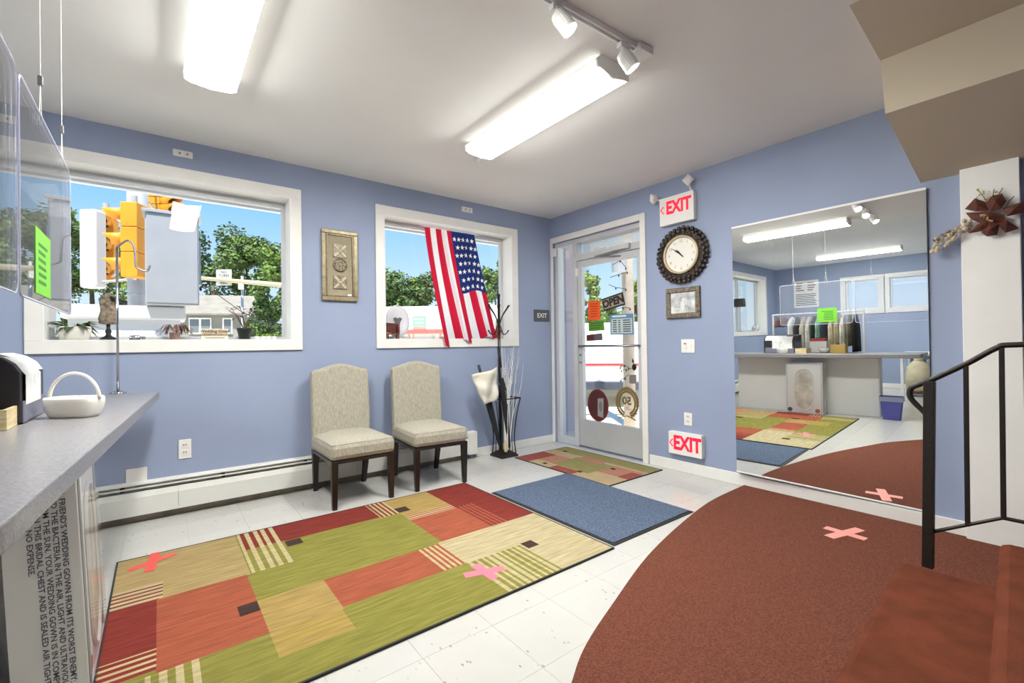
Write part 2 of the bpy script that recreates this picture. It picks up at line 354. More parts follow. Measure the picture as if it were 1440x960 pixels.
for n, (a, b, c, d) in enumerate(CW):
    t = struct(thing('window_%d' % (n+4), None, loc=(XC, (a+b)/2, c)), ('left' if n == 0 else 'right')+' one of two small high windows reflected in the mirror')
    k = .09
    for p, q in (((a-k, d), (b+k, d+k)), ((a-k, c-k), (b+k, c)), ((a-k, c), (a, d)), ((b, c), (b+k, d))):
        box('casing', (XC+.0005, p[0], p[1]), (XC+.02, q[0], q[1]), 'trim', t, .003)
    for p, q in (((a, c), (b, c+.03)), ((a, d-.03), (b, d)), ((a, c+.03), (a+.03, d-.03)), ((b-.03, c+.03), (b, d-.03))):
        box('window_frame', (XC-.1, p[0], p[1]), (XC-.03, q[0], q[1]), 'white', t)
    box('pane', (XC-.07, a+.03, c+.03), (XC-.066, b-.03, d-.03), 'pane', t)

# ---- entrance: frame, sidelight, transom, door
dr = struct(thing('door_1', None, loc=(XB, 3.2, 0)), 'glazed aluminium entrance door with sidelight and transom')
c = .062
for a, b in (((DY[0]-c, 0), (DY[0], DZ+c)), ((DY[1]-.002, 0), (DY[1]+.03, DZ)), ((DY[0], DZ), (DY[1]+.03, DZ+c))):
    box('casing', (XB-.02, a[0], a[1]), (XB-.0005, b[0], b[1]), 'trim', dr, .003)
fx0, fx1 = XB+.03, XB+.12
def dbar(nm, y0, y1, z0, z1, m='alu', x0=None, x1=None, parent=None): return box(nm, (x0 or fx0, y0, z0), (x1 or fx1, y1, z1), m, parent or dr, .003)
my = 3.515
dbar('door_frame', DY[1]-.045, DY[1], 0, DZ); dbar('door_frame', my, my+.06, 0, DZ-.05); dbar('door_frame', DY[0], DY[0]+.03, 0, DZ-.05)
dbar('door_frame', DY[0], DY[1]-.045, DZ-.05, DZ); dbar('transom_bar', DY[0]+.03, my, 2.03, 2.095); dbar('door_frame', my+.06, DY[1]-.045, 0, .075)
dbar('threshold', DY[0]+.03, my, 0, .012, 'steel')
dbar('pane', my+.06, DY[1]-.045, .075, DZ-.05, 'pane', fx0+.04, fx0+.045); dbar('pane', DY[0]+.03, my, 2.095, DZ-.05, 'pane', fx0+.04, fx0+.045)
lx0, lx1 = XB+.045, XB+.09
leaf = dbar('door_leaf', DY[0]+.034, my-.004, .014, .30, 'doorpanel', lx0, lx1)
for a in ((DY[0]+.034, DY[0]+.085, .30, 1.955), (my-.062, my-.004, .30, 1.955), (DY[0]+.034, my-.004, 1.955, 2.026)): dbar('stile', *a, 'alu', lx0, lx1, leaf)
GX = lx0+.02
dbar('pane', DY[0]+.085, my-.062, .30, 1.955, 'pane', GX, GX+.006, leaf)
MB().tube([(lx0-.03, my-.03, 1.098), (lx0-.03, DY[0]+.05, 1.098)], .012).tube([(lx0-.03, my-.05, 1.098), (lx0+.003, my-.05, 1.098)], .009).tube([(lx0-.03, DY[0]+.06, 1.098), (lx0+.003, DY[0]+.06, 1.098)], .009).build('push_bar', 'steel', leaf, smooth=True)
for z in (.92, 1.0): MB().lathe([(.012, 0), (.012, .012)], (lx0-.0002, my-.033, z), 12, (-1, 0, 0)).build('lock', 'steel', leaf)
box('hinge', (lx0-.02, my-.02, 1.86), (lx0, my+.015, 1.95), 'white', dr, .004)
cl = box('door_closer', (lx0-.055, 2.78, 2.045), (XB+.03, 3.02, 2.095), 'alu', dr, .006)
MB().tube([(lx0-.03, 2.84, 2.045), (lx0-.05, 3.22, 2.03)], .007, 6).tube([(lx0-.05, 3.22, 2.03), (lx0-.005, 2.92, 1.99)], .007, 6).build('closer_arm', 'steel', cl)
sn = box('door_contact_sensor', (XB-.035, YA-.11, 2.12), (XB-.021, YA-.02, 2.21), 'plate', None, .004); solo(sn, 'small white alarm sensor box beside the door head', 'sensor')

# white blind slats seen in the transom
bl = thing('transom_blind', 'white slatted blind seen through the pane above the door', 'blind', (XB+.14, 3.07, 2.09))
for i in range(8): box('slat', (XB+.135, DY[0]+.04, 2.10+i*.017), (XB+.14, my-.005, 2.112+i*.017), 'white', bl)

# ---- outside sill ledge / eave over the windows
ev = struct(box('ceiling_eave', (XC-.2, YA+WT, 2.50), (XB+.9, YA+.9, H), 'white'), 'white eave soffit outside above the windows')
evf = MB()
for x in (-.3, .62, 1.9, 2.9): box('bracket', (x, YA+WT+.02, 2.44), (x+.05, YA+.85, 2.50), 'alu', ev)
box('fascia', (XC, YA+.84, 2.40), (XB+.9, YA+.9, 2.5), 'white', ev)

pw = struct(box('wall_porch', (XB+.22, YA+WT+.02, -.15), (XB+.75, YA+WT+.2, 2.5), mat('pinkish_render', (206, 192, 196), .8, var=(2, .04))), 'pinkish grey porch wall seen through the sidelight')
# ---- stair: two carpeted levels rising towards the viewer, rail on the far end
st = struct(thing('stair', None, loc=(1.4, .3, 0)), 'brown carpeted steps with rounded edges at the lower right')
MB().prism([(.1, .02, -.003), (2.515, .20, -.003), (2.515, .549, -.003), (.1, .378, -.003)], (0, 0, .183)).build('step', 'stair', st, .028)
MB().prism([(.1, YD, -.003), (2.515, YD, -.003), (2.515, .247, -.003), (.1, .060, -.003)], (0, 0, .363)).build('landing', 'stair', st, .028)

# ---- white panel on the door wall
wp = box('white_panel', (XB-.045, .25, 0), (XB-.0005, .474, 2.085), 'white', None, .003); struct(wp, 'tall white panel on the blue wall behind the stair rail'); wp.name = 'trim_1'
# ---- baseboard heater
ht = thing('baseboard_heater', 'long white baseboard heater under the windows', 'heater', (1.1, YA-.03, 0)); hx0, hx1 = -3.9, 2.50
box('back_plate', (hx0, YA-.018, .04), (hx1, YA-.0005, .262), 'heater', ht)
MB().prism([(hx0, YA-.018, .262), (hx0, YA-.05, .252), (hx0, YA-.05, .245), (hx0, YA-.018, .255)], (hx1-hx0, 0, 0)).build('top_hood', 'heater', ht)
xx = [hx0, -2.6, -1.2, -.02+.12, 1.3, hx1-.1]
for a, b in zip(xx[:-1], xx[1:]):
    MB().prism([(a+.001, YA-.068, .055), (a+.001, YA-.072, .17), (a+.001, YA-.06, .205), (a+.001, YA-.056, .205), (a+.001, YA-.066, .17), (a+.001, YA-.062, .055)], (b-a-.002, 0, 0)).build('front_cover', 'heater', ht)
    box('damper', (a, YA-.055, .222), (b, YA-.03, .230), 'heater', ht)
MB().bb((hx0, YA-.05, .07), (hx1-.1, YA-.022, .16)).build('fin_tube', 'darkgap', ht); box('end_cap', (hx1-.1, YA-.078, .045), (hx1, YA-.0005, .268), 'heater', ht, .006)
for x in (-.2, .35, .9, 1.5, 2.1): box('bracket', (x, YA-.05, .212), (x+.02, YA-.02, .24), 'darkgap', ht)
box('base_strip', (hx0, YA-.012, 0), (hx1-.1, YA-.0005, .045), mat('dusty_base', (150, 140, 126), .8, var=(8, .15)), ht)
MB().lathe([(.012, 0), (.012, .05)], (hx1-.05, YA-.04, .0), 10).build('foot', 'steel', ht)

# ================================================================== CEILING FITTINGS
def fluorescent(x0, x1, y0, y1, label):
    t = thing('fluorescent_light', label, 'ceiling light', ((x0+x1)/2, (y0+y1)/2, H-.085), 'fluorescent ceiling lights'); z = H-.083
    box('housing', (x0+.03, y0+.013, H-.04), (x1-.03, y1-.013, H-.0005), 'white', t)
    prof = [(x0, H-.034), (x0+.004, z+.02), (x0+.03, z+.003), ((x0+x1)/2, z-.004), (x1-.03, z+.003), (x1-.004, z+.02), (x1, H-.034)]
    ln = MB().prism([(x, y0+.012, zz) for x, zz in prof[1:6]], (0, y1-y0-.024, 0)).build('lens', 'lens', t)
    MB().prism([(x, y0+.012, zz) for x, zz in (prof[0], (x0+.003, z+.0205), (x1-.003, z+.0205), prof[6])], (0, y1-y0-.024, 0)).build('lens_side', 'lensside', ln)
    for y in (y0, y1-.012):
        MB().prism([(x0-.002, y, H-.03), (x0+.002, y, z+.016), ((x0+x1)/2, y, z-.006), (x1-.002, y, z+.016), (x1+.002, y, H-.03), (x1-.03, y, H-.001), (x0+.03, y, H-.001)], (0, .012, 0)).build('end_cap', 'white', t)
fluorescent(1.73, 1.975, 1.51, 2.75, 'long fluorescent light near the track spotlights'); fluorescent(.11, .345, 1.62, 2.85, 'fluorescent light above the counter end, at the top left')
a, b = mi(1149, 366, 2, H-.08), mi(1267, 350, 2, H-.08)
fluorescent(a.x-.12, a.x+.12, b.y, a.y, 'lower of the two fluorescent lights seen in the mirror, behind the counter')
tr = thing('track_light', 'white ceiling track with small round spotlights', 'track light', (1.55, 1.45, H-.05))
p0 = fl(772, 0, H-.02); p1 = fl(895, 70, H-.02); d = (p1-p0).normalized(); p0 = p0-d*1.05; nrm = Vector((-d.y, d.x, 0))
MB().ob((p0+p1)/2+Vector((0, 0, .007)), ((p1-p0).length/2, .018, .0125), d, nrm).build('track', 'white', tr, .002)
MB().ob((p0+p1)/2+Vector((0, 0, -.0065)), ((p1-p0).length/2-.02, .006, .001), d, nrm).build('slot', 'steel', tr)
MB().ob(p1+d*.03+Vector((0, 0, .0)), (.05, .04, .018), d, nrm).build('feed_box', 'white', tr, .004)
h0, h1 = fl(793, 32, H-.115), fl(883, 86, H-.115)
for c, aim in ((h0, (.42, -.42, -.8)), (h1, (.5, -.3, -.8)), (h0*2-h1, (.6, -.1, -.8)), (h0*3-h1*2, (.3, -.5, -.8))):
    aim = Vector(aim).normalized(); q = c+Vector((0, 0, .06))-aim*.02
    on = p0+d*((q-p0).dot(d)); hd = MB().lathe([(.012, -.055), (.03, -.045), (.036, -.02), (.036, .042), (.033, .042), (.033, .012), (.0, .012)], c, 18, aim, cap=False).build('spot_head', 'white', tr)
    MB().lathe([(.031, .0), (.022, .008)], c+aim*.0125, 16, aim).build('bulb', 'bulb', hd)
    MB().ob(Vector((on.x, on.y, H-.042)), (.03, .014, .012), d, nrm).tube([(on.x, on.y, H-.05), (c-aim*.05)+Vector((0, 0, .03)), c-aim*.03], .008, 8).build('bracket', 'white', tr)
sp = fl(675, 227, H-.01); MB_ = MB().lathe([(.03, 0), (.03, -.006), (.022, -.016), (.01, -.02), (.01, -.032), (.018, -.034)], (sp.x, sp.y, H-.0003), 16).build('ceiling_detector', 'white', smooth=False)
solo(MB_, 'small white round detector on the ceiling beside the long light', 'detector')

# ================================================================== RUGS AND MATS
G_ = (134, 130, 62); BE = (168, 146, 100); BE2 = (184, 170, 134); DR = (126, 50, 42); OR = (160, 86, 62); GO = (166, 140, 84); SQ = (66, 48, 44); CR = (188, 172, 132)
def st(c1, c2, w, ax): return lambda u, v: c1 if int(((u if ax == 0 else v)/w)) % 2 else c2
P1 = [(0, 96, 0, 60, G_), (0, 33, 0, 23, BE), (0, 19.4, 15.6, 22.5, st(BE2, DR, .75, 1)), (0, 19, 22.5, 39.2, DR), (0, 18.5, 39.2, 45, st(DR, CR, .75, 1)), (18.7, 32.5, 22.8, 46, OR), (29.3, 32.5, 34.5, 38, SQ),
      (33.2, 41.6, 0, 10.4, st(CR, DR, .85, 0)), (33.2, 41.6, 10.4, 22.7, st(CR, G_, .85, 0)), (41.6, 63.8, 0, 10.9, DR), (41.4, 44.6, 11.2, 14.4, SQ), (63.8, 69, 0, 11.3, st(DR, CR, .6, 0)),
      (69, 82.6, 0, 14.1, GO), (69, 82.6, 14.1, 17.8, st(OR, CR, .62, 1)), (69, 72.3, 7.6, 11.1, SQ), (82.6, 96, 0, 34, DR), (82.6, 88, 17, 34, st(OR, DR, .6, 0)), (69, 82.6, 17.8, 34.3, OR),
      (32.3, 43.6, 34.4, 46.5, GO), (32.3, 43.2, 46.5, 53, st(GO, (166, 142, 72), .8, 1)), (43.6, 62.4, 34.6, 46, OR), (62.4, 68.2, 34.6, 46, st(CR, OR, .6, 0)), (68.2, 96, 34, 60, BE2),
      (69, 82.2, 46.2, 60, st(BE2, G_, .72, 0)), (81.8, 85, 46, 49, SQ), (17.3, 23.8, 46, 60, st(CR, G_, .9, 0))]
def soft(c): return tuple(int(x*.55+255*.30+20) for x in c)
sG = (140, 134, 86); sR = (148, 78, 68); sP = (172, 122, 102); sB = (176, 156, 122)
P2 = [(0, 27.5, 0, 47, sB), (20.5, 27.5, 0, 47, sG), (0, 14.5, 0, 7.6, sR), (5, 14.5, 7.6, 15.9, sP), (0, 4.5, 19, 30.2, sR), (5, 18.6, 15.5, 33.3, sG), (16.5, 21.6, 16.6, 28, sP), (9.5, 19, 33.4, 46, sP), (9.5, 17, 42, 47, sR),
      (2.2, 3.6, 13, 15, SQ), (20.8, 22.2, 4.4, 6.3, SQ), (15, 16.5, 34, 36, SQ), (3.8, 5.2, 29, 30.8, SQ)]
def rug(name, label, x0, y1, L, W, patches, m, cell, th=.009, group=None):
    t = thing(name, label, 'rug', (x0+L*.0127, y1-W*.0127, 0), group); I = .0254
    nu, nv = int(L/cell), int(W/cell); vs = [(x0+L*I*i/nu, y1-W*I*j/nv, th) for j in range(nv+1) for i in range(nu+1)]
    fs = [(j*(nu+1)+i, (j+1)*(nu+1)+i, (j+1)*(nu+1)+i+1, j*(nu+1)+i+1) for j in range(nv) for i in range(nu)]; cols = []
    for j in range(nv):
        for i in range(nu):
            u = (i+.5)*L/nu; v = (j+.5)*W/nv; c = (0, 0, 0)
            for a, b, e, f, cc in patches:
                if a <= u < b and e <= v < f: c = cc
            if callable(c): c = c(u, v)
            cols.append(rgba(c))
    mb = MB(); mb.v = [Vector(p) for p in vs]; mb.f = fs; o = mb.build('pile', m, t)
    at = o.data.color_attributes.new('col', 'FLOAT_COLOR', 'CORNER'); flat = []
    for c in cols: flat += list(c)*4
    at.data.foreach_set('color', flat)
    X1 = x0+L*I; Y0 = y1-W*I; e = .008
    box('backing', (x0, Y0, .001), (X1, y1, th-.0004), 'rubber', t)
    for a, b in (((x0-e, Y0-e), (X1+e, Y0)), ((x0-e, y1), (X1+e, y1+e)), ((x0-e, Y0), (x0, y1)), ((X1, Y0), (X1+e, y1))): box('binding', (a[0], a[1], .001), (b[0], b[1], th+.001), 'rubber', t)
    return t
u0 = 12.3; P1 = [(a-u0, b-u0, c, d, (e if not callable(e) else (lambda u, v, e=e: e(u+u0, v)))) for a, b, c, d, e in P1]
rug('patchwork_rug', 'large green, red and gold patchwork area rug', 1.952-2.438+u0*.0254, 3.175, 96-u0, 60, P1, 'rug', .3)
rug('door_rug', 'small faded patchwork rug just inside the entrance door', 2.79, 3.565, 27.5, 46.5, P2, 'rug2', .4, .007)
bm_ = thing('blue_mat', 'blue entrance mat with black rubber border', 'mat', (2.385, 2.255, 0))
mx0, mx1, my0, my1 = 1.985, 2.79, 1.665, 2.845
box('border', (mx0, my0, .001), (mx1, my1, .0055), 'rubber', bm_, .002); box('pile', (mx0+.022, my0+.022, .0056), (mx1-.015, my1-.01, .010), 'bluemat', bm_)
cv = spline([(XB-.02, 1.712, 0), (3.057, 1.691, 0), (2.543, 1.600, 0), (2.007, 1.466, 0), (1.513, 1.290, 0), (1.246, 1.185, 0), (1.078, 1.090, 0), (.80, .90, 0), (.62, .70, 0), (.52, .52, 0)], 6)
cv = [Vector((min(p.x, XB-.018), p.y, p.z)) for p in cv]
cp = MB().prism([(p.x, p.y, .001) for p in cv][::-1]+[(XB-.018, .476, .001)][:0]+[], (0, 0, .013)) if False else MB()
poly = [(p.x, p.y, .001) for p in cv]+[(.52, .42, .001), (2.525, .565, .001), (2.525, -1.2, .001), (XB-.05, -1.2, .001), (XB-.05, .478, .001), (XB-.018, .478, .001)]
cp.prism(poly[::-1], (0, 0, .013)); o = cp.build('carpet', 'carpet', None, .005); o.location = (0, 0, 0); solo(o, 'rust brown carpet with a curved edge at the mirror and stair', 'carpet')
def cross(label, c, L1, a1, L2, a2, w_, m, z, group='tape crosses on the floor'):
    t = thing('tape_cross', label, 'tape', (c[0], c[1], z), group)
    for k, (L, a) in enumerate(((L1, a1), (L2, a2))):
        d = Vector((math.cos(a), math.sin(a), 0)); MB().ob((c[0], c[1], z+.0006+.0007*k), (L/2, w_/2, .0003), d, (-d.y, d.x, 0)).build('strip', m, t)
def two(a, b, z): a = fl(*a, z); b = fl(*b, z); d = b-a; return d.length, math.atan2(d.y, d.x), (a+b)/2
l1 = two((181, 801), (246, 777), .01); l2 = two((219, 777), (210, 803), .01); cross('red tape cross on the beige corner of the patchwork rug', l2[2], l1[0], l1[1], l2[0], l2[1], .045, 'red', .0095)
l1 = two((653, 809), (709, 798), .01); l2 = two((666, 796), (695, 815), .01); cross('rose pink tape cross on the green part of the patchwork rug', l1[2], l1[0], l1[1], l2[0], l2[1], .05, 'rose', .0095)
l1 = two((1160, 741), (1218, 758), .015); l2 = two((1166, 753), (1210, 742), .015); cross('pale pink tape cross on the brown carpet near the mirror', l1[2], l1[0], l1[1], l2[0], l2[1], .055, 'pink', .0145)

# ================================================================== CHAIRS
def chair(label, cx, cy, yaw):
    t = thing('dining_chair', label, 'chair', (0, 0, 0), 'upholstered chairs by the wall'); W = .235
    # local frame: x right, y back, front legs at y=-.27, back legs at y=.27
    def ring(cx_, y, z0, z1, hw, rr=.03):
        return None
    seat = MB().bb((-W, -.285, .335), (W, .24, .455)).build('seat', 'fabric', t, .035, local=True)
    cu = MB(); n = 10; vs = []; fs = []
    for j in range(n+1):
        for i in range(n+1):
            a, b = i/n, j/n; x = -W+.012+(2*W-.024)*a; y = -.275+.50*b
            vs.append((x, y, .448+.035*min(1, 4*a*(1-a)*1.4)*min(1, 4*b*(1-b)*1.6)))
    fs = [(j*(n+1)+i, j*(n+1)+i+1, (j+1)*(n+1)+i+1, (j+1)*(n+1)+i) for j in range(n) for i in range(n)]
    cu.add(vs, fs).build('cushion_top', 'fabric', seat, smooth=True, local=True)
    # back: camel top, leaning back a little
    nb = 16; top = []
    for i in range(nb+1):
        s = -1+2*i/nb; hgt = .945+.045*max(0, math.cos(s*math.pi/2*1.25))**1.3-(.012 if abs(s) > .93 else 0); top.append((s*.225, hgt))
    mb = MB(); prof = [(-.225, .30)]+[(x, z) for x, z in top]+[(.225, .30)]
    def yb(z, front): return (.185 if front else .262)+(.045*(z-.30)/.65)
    P = [(x, yb(z, True), z) for x, z in prof]; Q = [(x, yb(z, False), z) for x, z in prof]; m_ = len(P)
    mb.add(P+Q, [tuple(range(m_)), tuple(range(2*m_-1, m_-1, -1))]+[(i, m_+i, m_+(i+1) % m_, (i+1) % m_) for i in range(m_)])
    mb.build('backrest', 'fabric', t, .02, local=True)
    MB().bb((-W+.008, -.275, .315), (W-.008, .225, .338)).build('seat_rail', 'darkwood', t, local=True)
    for sx in (-1, 1):
        for f in (0, 1):
            x = sx*(W-.03); y = -.255 if f else .225; k = .5
            bx, by = (x, y) if f else (x*.93, y+.055)
            def q(cx_, cy_, z, h): return [(cx_-h, cy_-h, z), (cx_+h, cy_-h, z), (cx_+h, cy_+h, z), (cx_-h, cy_+h, z)]
            MB().add(q(bx, by, 0, .016)+q(x, y, .335, .0235), [(3, 2, 1, 0), (4, 5, 6, 7), (0, 1, 5, 4), (1, 2, 6, 5), (2, 3, 7, 6), (3, 0, 4, 7)]).build('leg', 'darkwood', t, .003, local=True)
    t.location = (cx, cy, 0); t.rotation_euler = (0, 0, yaw); return t
chair('cream upholstered chair left of the other, nearer the counter', 1.158, 3.508, .0)
chair('cream upholstered chair right of the other, nearer the umbrella stand', 1.795, 3.49, -.075)

# ================================================================== THINGS ON THE WINDOW WALL
def outlet(label, wall, u0, v0, u1, v1, horiz=False, duplex=True, switch=False):
    f = wa if wall == 'A' else wb; a, b = f(u0, v0), f(u1, v1); c = (a+b)/2
    ex = Vector((1, 0, 0)) if wall == 'A' else Vector((0, -1, 0)); nn = Vector((0, -1, 0)) if wall == 'A' else Vector((-1, 0, 0)); up = Vector((0, 0, 1))
    wd, hg = abs((b-a).dot(ex))/2, abs(b.z-a.z)/2
    t = thing('switch_plate' if switch else 'wall_outlet', label, 'switch' if switch else 'outlet', c, 'wall plates')
    MB().ob(c+nn*.004, (wd, .0035, hg), ex, nn, up).build('cover_plate', 'plate', t, .002)
    def at(x, z): return c+nn*.008+(ex*z+up*x if horiz else ex*x+up*z)
    h1, h2 = (hg, wd) if horiz else (wd, hg)
    if switch:
        MB().ob(at(-wd*.4, 0), (wd*.22, .003, hg*.5), ex, nn, up).build('rocker', 'trim', t, .001); MB().ob(at(-wd*.4, hg*.35)+nn*.0035, (wd*.16, .0006, hg*.08), ex, nn, up).build('indicator', 'slot', t)
        MB().ob(at(wd*.45, 0), (wd*.1, .004, hg*.16), ex, nn, up).build('toggle', 'trim', t)
    elif duplex:
        for s in (-1, 1):
            r = MB().ob(at(0, s*h2*.38), ((h2*.27, .002, h1*.5) if horiz else (h1*.5, .002, h2*.27)), ex, nn, up).build('receptacle', 'trim', t, .001)
            for k in (-1, 1):
                MB().ob(at(k*h1*.18, s*h2*.38+h2*.06)+nn*.0022, (.0025, .0006, .0055), ex if not horiz else up, nn, up if not horiz else ex).build('slot', 'slot', r)
outlet('horizontal outlet high above the wide window', 'A', 243, 209, 271, 224, True); outlet('horizontal outlet high above the flag window', 'A', 649, 290, 664, 300, True)
outlet('low white outlet on the wall between counter and chairs', 'A', 251, 618.5, 269, 643); outlet('blank white square plate above the heater', 'A', 177, 660, 207, 682, duplex=False)
outlet('white light switch plate below the framed photograph', 'B', 958.5, 477, 977.5, 496, switch=True); outlet('white outlet above the lower exit sign', 'B', 962.5, 579.5, 974, 599)
# framed plaque
a, b = wa(451, 321), wa(502.5, 424.5); pl = thing('framed_plaque', 'tall antique gold frame holding three ornamental tiles', 'picture', ((a.x+b.x)/2, YA, b.z)); k = .034
x0, x1, z0, z1 = a.x, b.x, b.z, a.z
for p, q in (((x0, z1-k), (x1, z1)), ((x0, z0), (x1, z0+k)), ((x0, z0+k), (x0+k, z1-k)), ((x1-k, z0+k), (x1, z1-k))): box('frame', (p[0], YA-.028, p[1]), (q[0], YA-.0005, q[1]), 'gold', pl, .006)
mb = MB(); nz_ = 34
for i in range(nz_):
    z = z0+k+(z1-z0-2*k)*(i+.5)/nz_
    for x in (x0+k+.006, x1-k-.006): mb.bb((x-.005, YA-.026, z-.0052), (x+.005, YA-.012, z+.0052))
for i in range(13):
    x = x0+k+.012+(x1-x0-2*k-.024)*(i+.5)/13
    for z in (z0+k+.006, z1-k-.006): mb.bb((x-.005, YA-.026, z-.005), (x+.005, YA-.012, z+.005))
mb.build('beading', 'gold', pl, kind='stuff'); box('backing', (x0+k, YA-.012, z0+k), (x1-k, YA-.001, z1-k), 'linen', pl)
cx = (x0+x1)/2
for i, zz in enumerate((z1-.17, (z0+z1)/2+.005, z0+.155)):
    if i == 1:
        o = MB().lathe([(.058, 0), (.058, .008), (.05, .012), (.045, .008)], (cx, YA-.012, zz), 24, (0, -1, 0)).build('medallion', 'pewter', pl)
        mb = MB()
        for kk in range(8): mb.ball((cx+.03*math.cos(kk*.785), YA-.021, zz+.03*math.sin(kk*.785)), (.011, .004, .011), 8, 4)
        mb.ball((cx, YA-.021, zz), (.012, .005, .012), 8, 4).build('relief', 'gold', o)
    else:
        o = box('tile', (cx-.056, YA-.02, zz-.056), (cx+.056, YA-.012, zz+.056), 'pewter', pl, .002); mb = MB().ball((cx, YA-.021, zz), (.016, .006, .013), 8, 4)
        for kk in range(4):
            an = .785+kk*1.571; mb.ob((cx+.042*math.cos(an), YA-.021, zz+.042*math.sin(an)), (.024, .003, .009), (math.cos(an), 0, math.sin(an)), (0, 1, 0), (-math.sin(an), 0, math.cos(an)))
        mb.build('relief', mat('pale_relief%d' % i, (184, 174, 150), .5, .2), o)
box('caption', (x1-k-.05, YA-.0135, z0+k+.012), (x1-k-.018, YA-.0122, z0+k+.026), 'plate', pl)
# dark exit plate near the corner
a, b = wa(750.5, 435), wa(772.5, 452.5); es = thing('exit_plate', 'small dark grey EXIT plate beside the door corner', 'sign', ((a.x+b.x)/2, YA, b.z)); b.x = min(b.x, XB-.03)
box('plate', (a.x, YA-.007, b.z), (b.x, YA-.0005, a.z), mat('dark_plate', (74, 76, 84), .5), es, .002)
MB().text('exit_s', ((a.x+b.x)/2, YA-.0073, (a.z+b.z)/2), .072, (1, 0, 0), (0, 0, 1)).build('lettering', 'plate', es)

# ================================================================== THINGS ON THE DOOR WALL
def exit_sign(label, y0, y1, z0, z1, lamps=False):
    t = thing('exit_sign', label, 'exit sign', (XB, (y0+y1)/2, z0), 'lit exit signs'); D = .055; hh = z1-z0; yc = (y0+y1)/2
    box('housing', (XB-D, y0, z0), (XB-.0005, y1, z1), 'plate', t, .004)
    s = hh*(.62 if lamps else .86); MB().text('EXIT', (XB-D-.0003, yc-.022, (z0+z1)/2+(hh*.08 if lamps else 0)), s, (0, -1, 0), (0, 0, 1)).build('lettering', 'exitred', t)
    zc = (z0+z1)/2+(hh*.06 if lamps else 0); ya = y1-.014
    MB().tube([(XB-D-.001, ya-.03, zc+.032), (XB-D-.001, ya, zc), (XB-D-.001, ya-.03, zc-.032)], .0055, 4).build('arrow', 'exitred', t)
    if lamps:
        for sy, yy, zz in ((1, y1+.055, z1+.015), (-1, y0+.035, z1+.085)):
            c = Vector((XB-.075, yy, zz)); d = Vector((-.8, sy*.55, -.25)).normalized()
            h = MB().lathe([(.034, -.035), (.05, .0), (.05, .012)], c, 4, d).build('lamp_head', 'plate', t, .006)
            MB().lathe([(.03, 0), (.022, .005)], c+d*.0125, 12, d).build('lamp_lens', 'trim', h)
            MB().tube([(XB-.03, y1-.002 if sy > 0 else y0+.03, z1-.01), c-d*.02], .008, 8).build('arm', 'plate', t)
exit_sign('upper EXIT sign with two emergency lamp heads beside the door', 2.072, 2.40, 2.155, 2.40, True); exit_sign('lower EXIT sign near the floor below the outlet', 2.035, 2.346, .155, .347)
# clock
ck = thing('wall_clock', 'round wall clock with an ornate black carved rim', 'clock', (XB, 2.208, 1.63)); cc = Vector((XB, 2.208, 1.878)); N_ = Vector((-1, 0, 0))
MB().lathe([(.225, .0005), (.235, .018), (.20, .04), (.165, .03)], cc, 40, N_).build('rim', 'bronze', ck, smooth=True)
mb = MB(); random.seed(3)
for ring, (rr, cnt, sz) in enumerate(((.232, 34, .020), (.205, 28, .022), (.18, 26, .014))):
    for i in range(cnt):
        an = 2*math.pi*(i+.5*ring)/cnt; p = cc+Vector((-.028-.008*(ring == 1), (rr)*math.cos(an), (rr)*math.sin(an)))
        mb.ball(p, (.014, sz*random.uniform(.8, 1.15), sz*random.uniform(.8, 1.15)), 7, 4)
mb.build('carved_scrolls', mat('carved_black', (58, 50, 44), .45, .3, var=(40, .5)), ck, smooth=True, kind='stuff')
MB().lathe([(.166, .02), (.166, .05), (.158, .054), (.148, .05), (.146, .03)], cc, 40, N_).build('bezel', mat('clock_bezel', (196, 180, 148), .4, .3), ck, smooth=True)
face = MB().lathe([(.148, .02), (.148, .032)], cc, 40, N_).build('face', mat('clock_face', (232, 230, 222), .6), ck)
for i in range(12):
    an = math.pi/2-(i+1)*math.pi/6; p = cc+Vector((-.0323, -.118*math.cos(an), .118*math.sin(an))); MB().text('n%d' % (i+1), p, .034, (0, -1, 0), (0, 0, 1)).build('numeral', mat('numeral_grey', (128, 126, 122), .6) if i == 0 else bpy.data.materials['numeral_grey'], face)
def hand(nm, ang, L, w_):
    d = Vector((0, -math.sin(ang), math.cos(ang))); s = Vector((0, d.z, -d.y)); p = cc+Vector((-.036, 0, 0))
    MB().prism([p-d*.03-s*w_*.4, p+d*L*.5-s*w_, p+d*L, p+d*L*.5+s*w_, p-d*.03+s*w_*.4], (-.0015, 0, 0)).build(nm, 'black', ck)
hand('hour_hand', math.radians(-43), .075, .008); hand('minute_hand', math.radians(-52), .115, .005)
# framed photograph
t = thing('framed_photo', 'small dark wooden frame with a grey photograph under the clock', 'picture', (XB, 2.205, 1.32)); y0, y1, z0, z1 = 2.05, 2.37, 1.335, 1.598; k = .042
wm = mat('worn_wood_frame', (112, 102, 86), .6, var=(40, .3), bump=(80, .3))
for p, q in (((y0, z1-k), (y1, z1)), ((y0, z0), (y1, z0+k)), ((y0, z0+k), (y0+k, z1-k)), ((y1-k, z0+k), (y1, z1-k))): box('frame', (XB-.028, p[0], p[1]), (XB-.0005, q[0], q[1]), wm, t, .007)
ph = box('photo', (XB-.012, y0+k, z0+k), (XB-.001, y1-k, z1-k), mat('photo_print', (188, 190, 192), .35, var=(14, .25)), t)
mb = MB()
for i in range(14): yy = y1-k-.012-i*.011; mb.bb((XB-.0126, yy-.003, z0+k+.004), (XB-.0121, yy, z0+k+.045))
mb.bb((XB-.0126, y0+k+.075, z0+k+.04), (XB-.0121, y1-k-.006, z0+k+.044)).build('printed_fence', 'plate', ph)
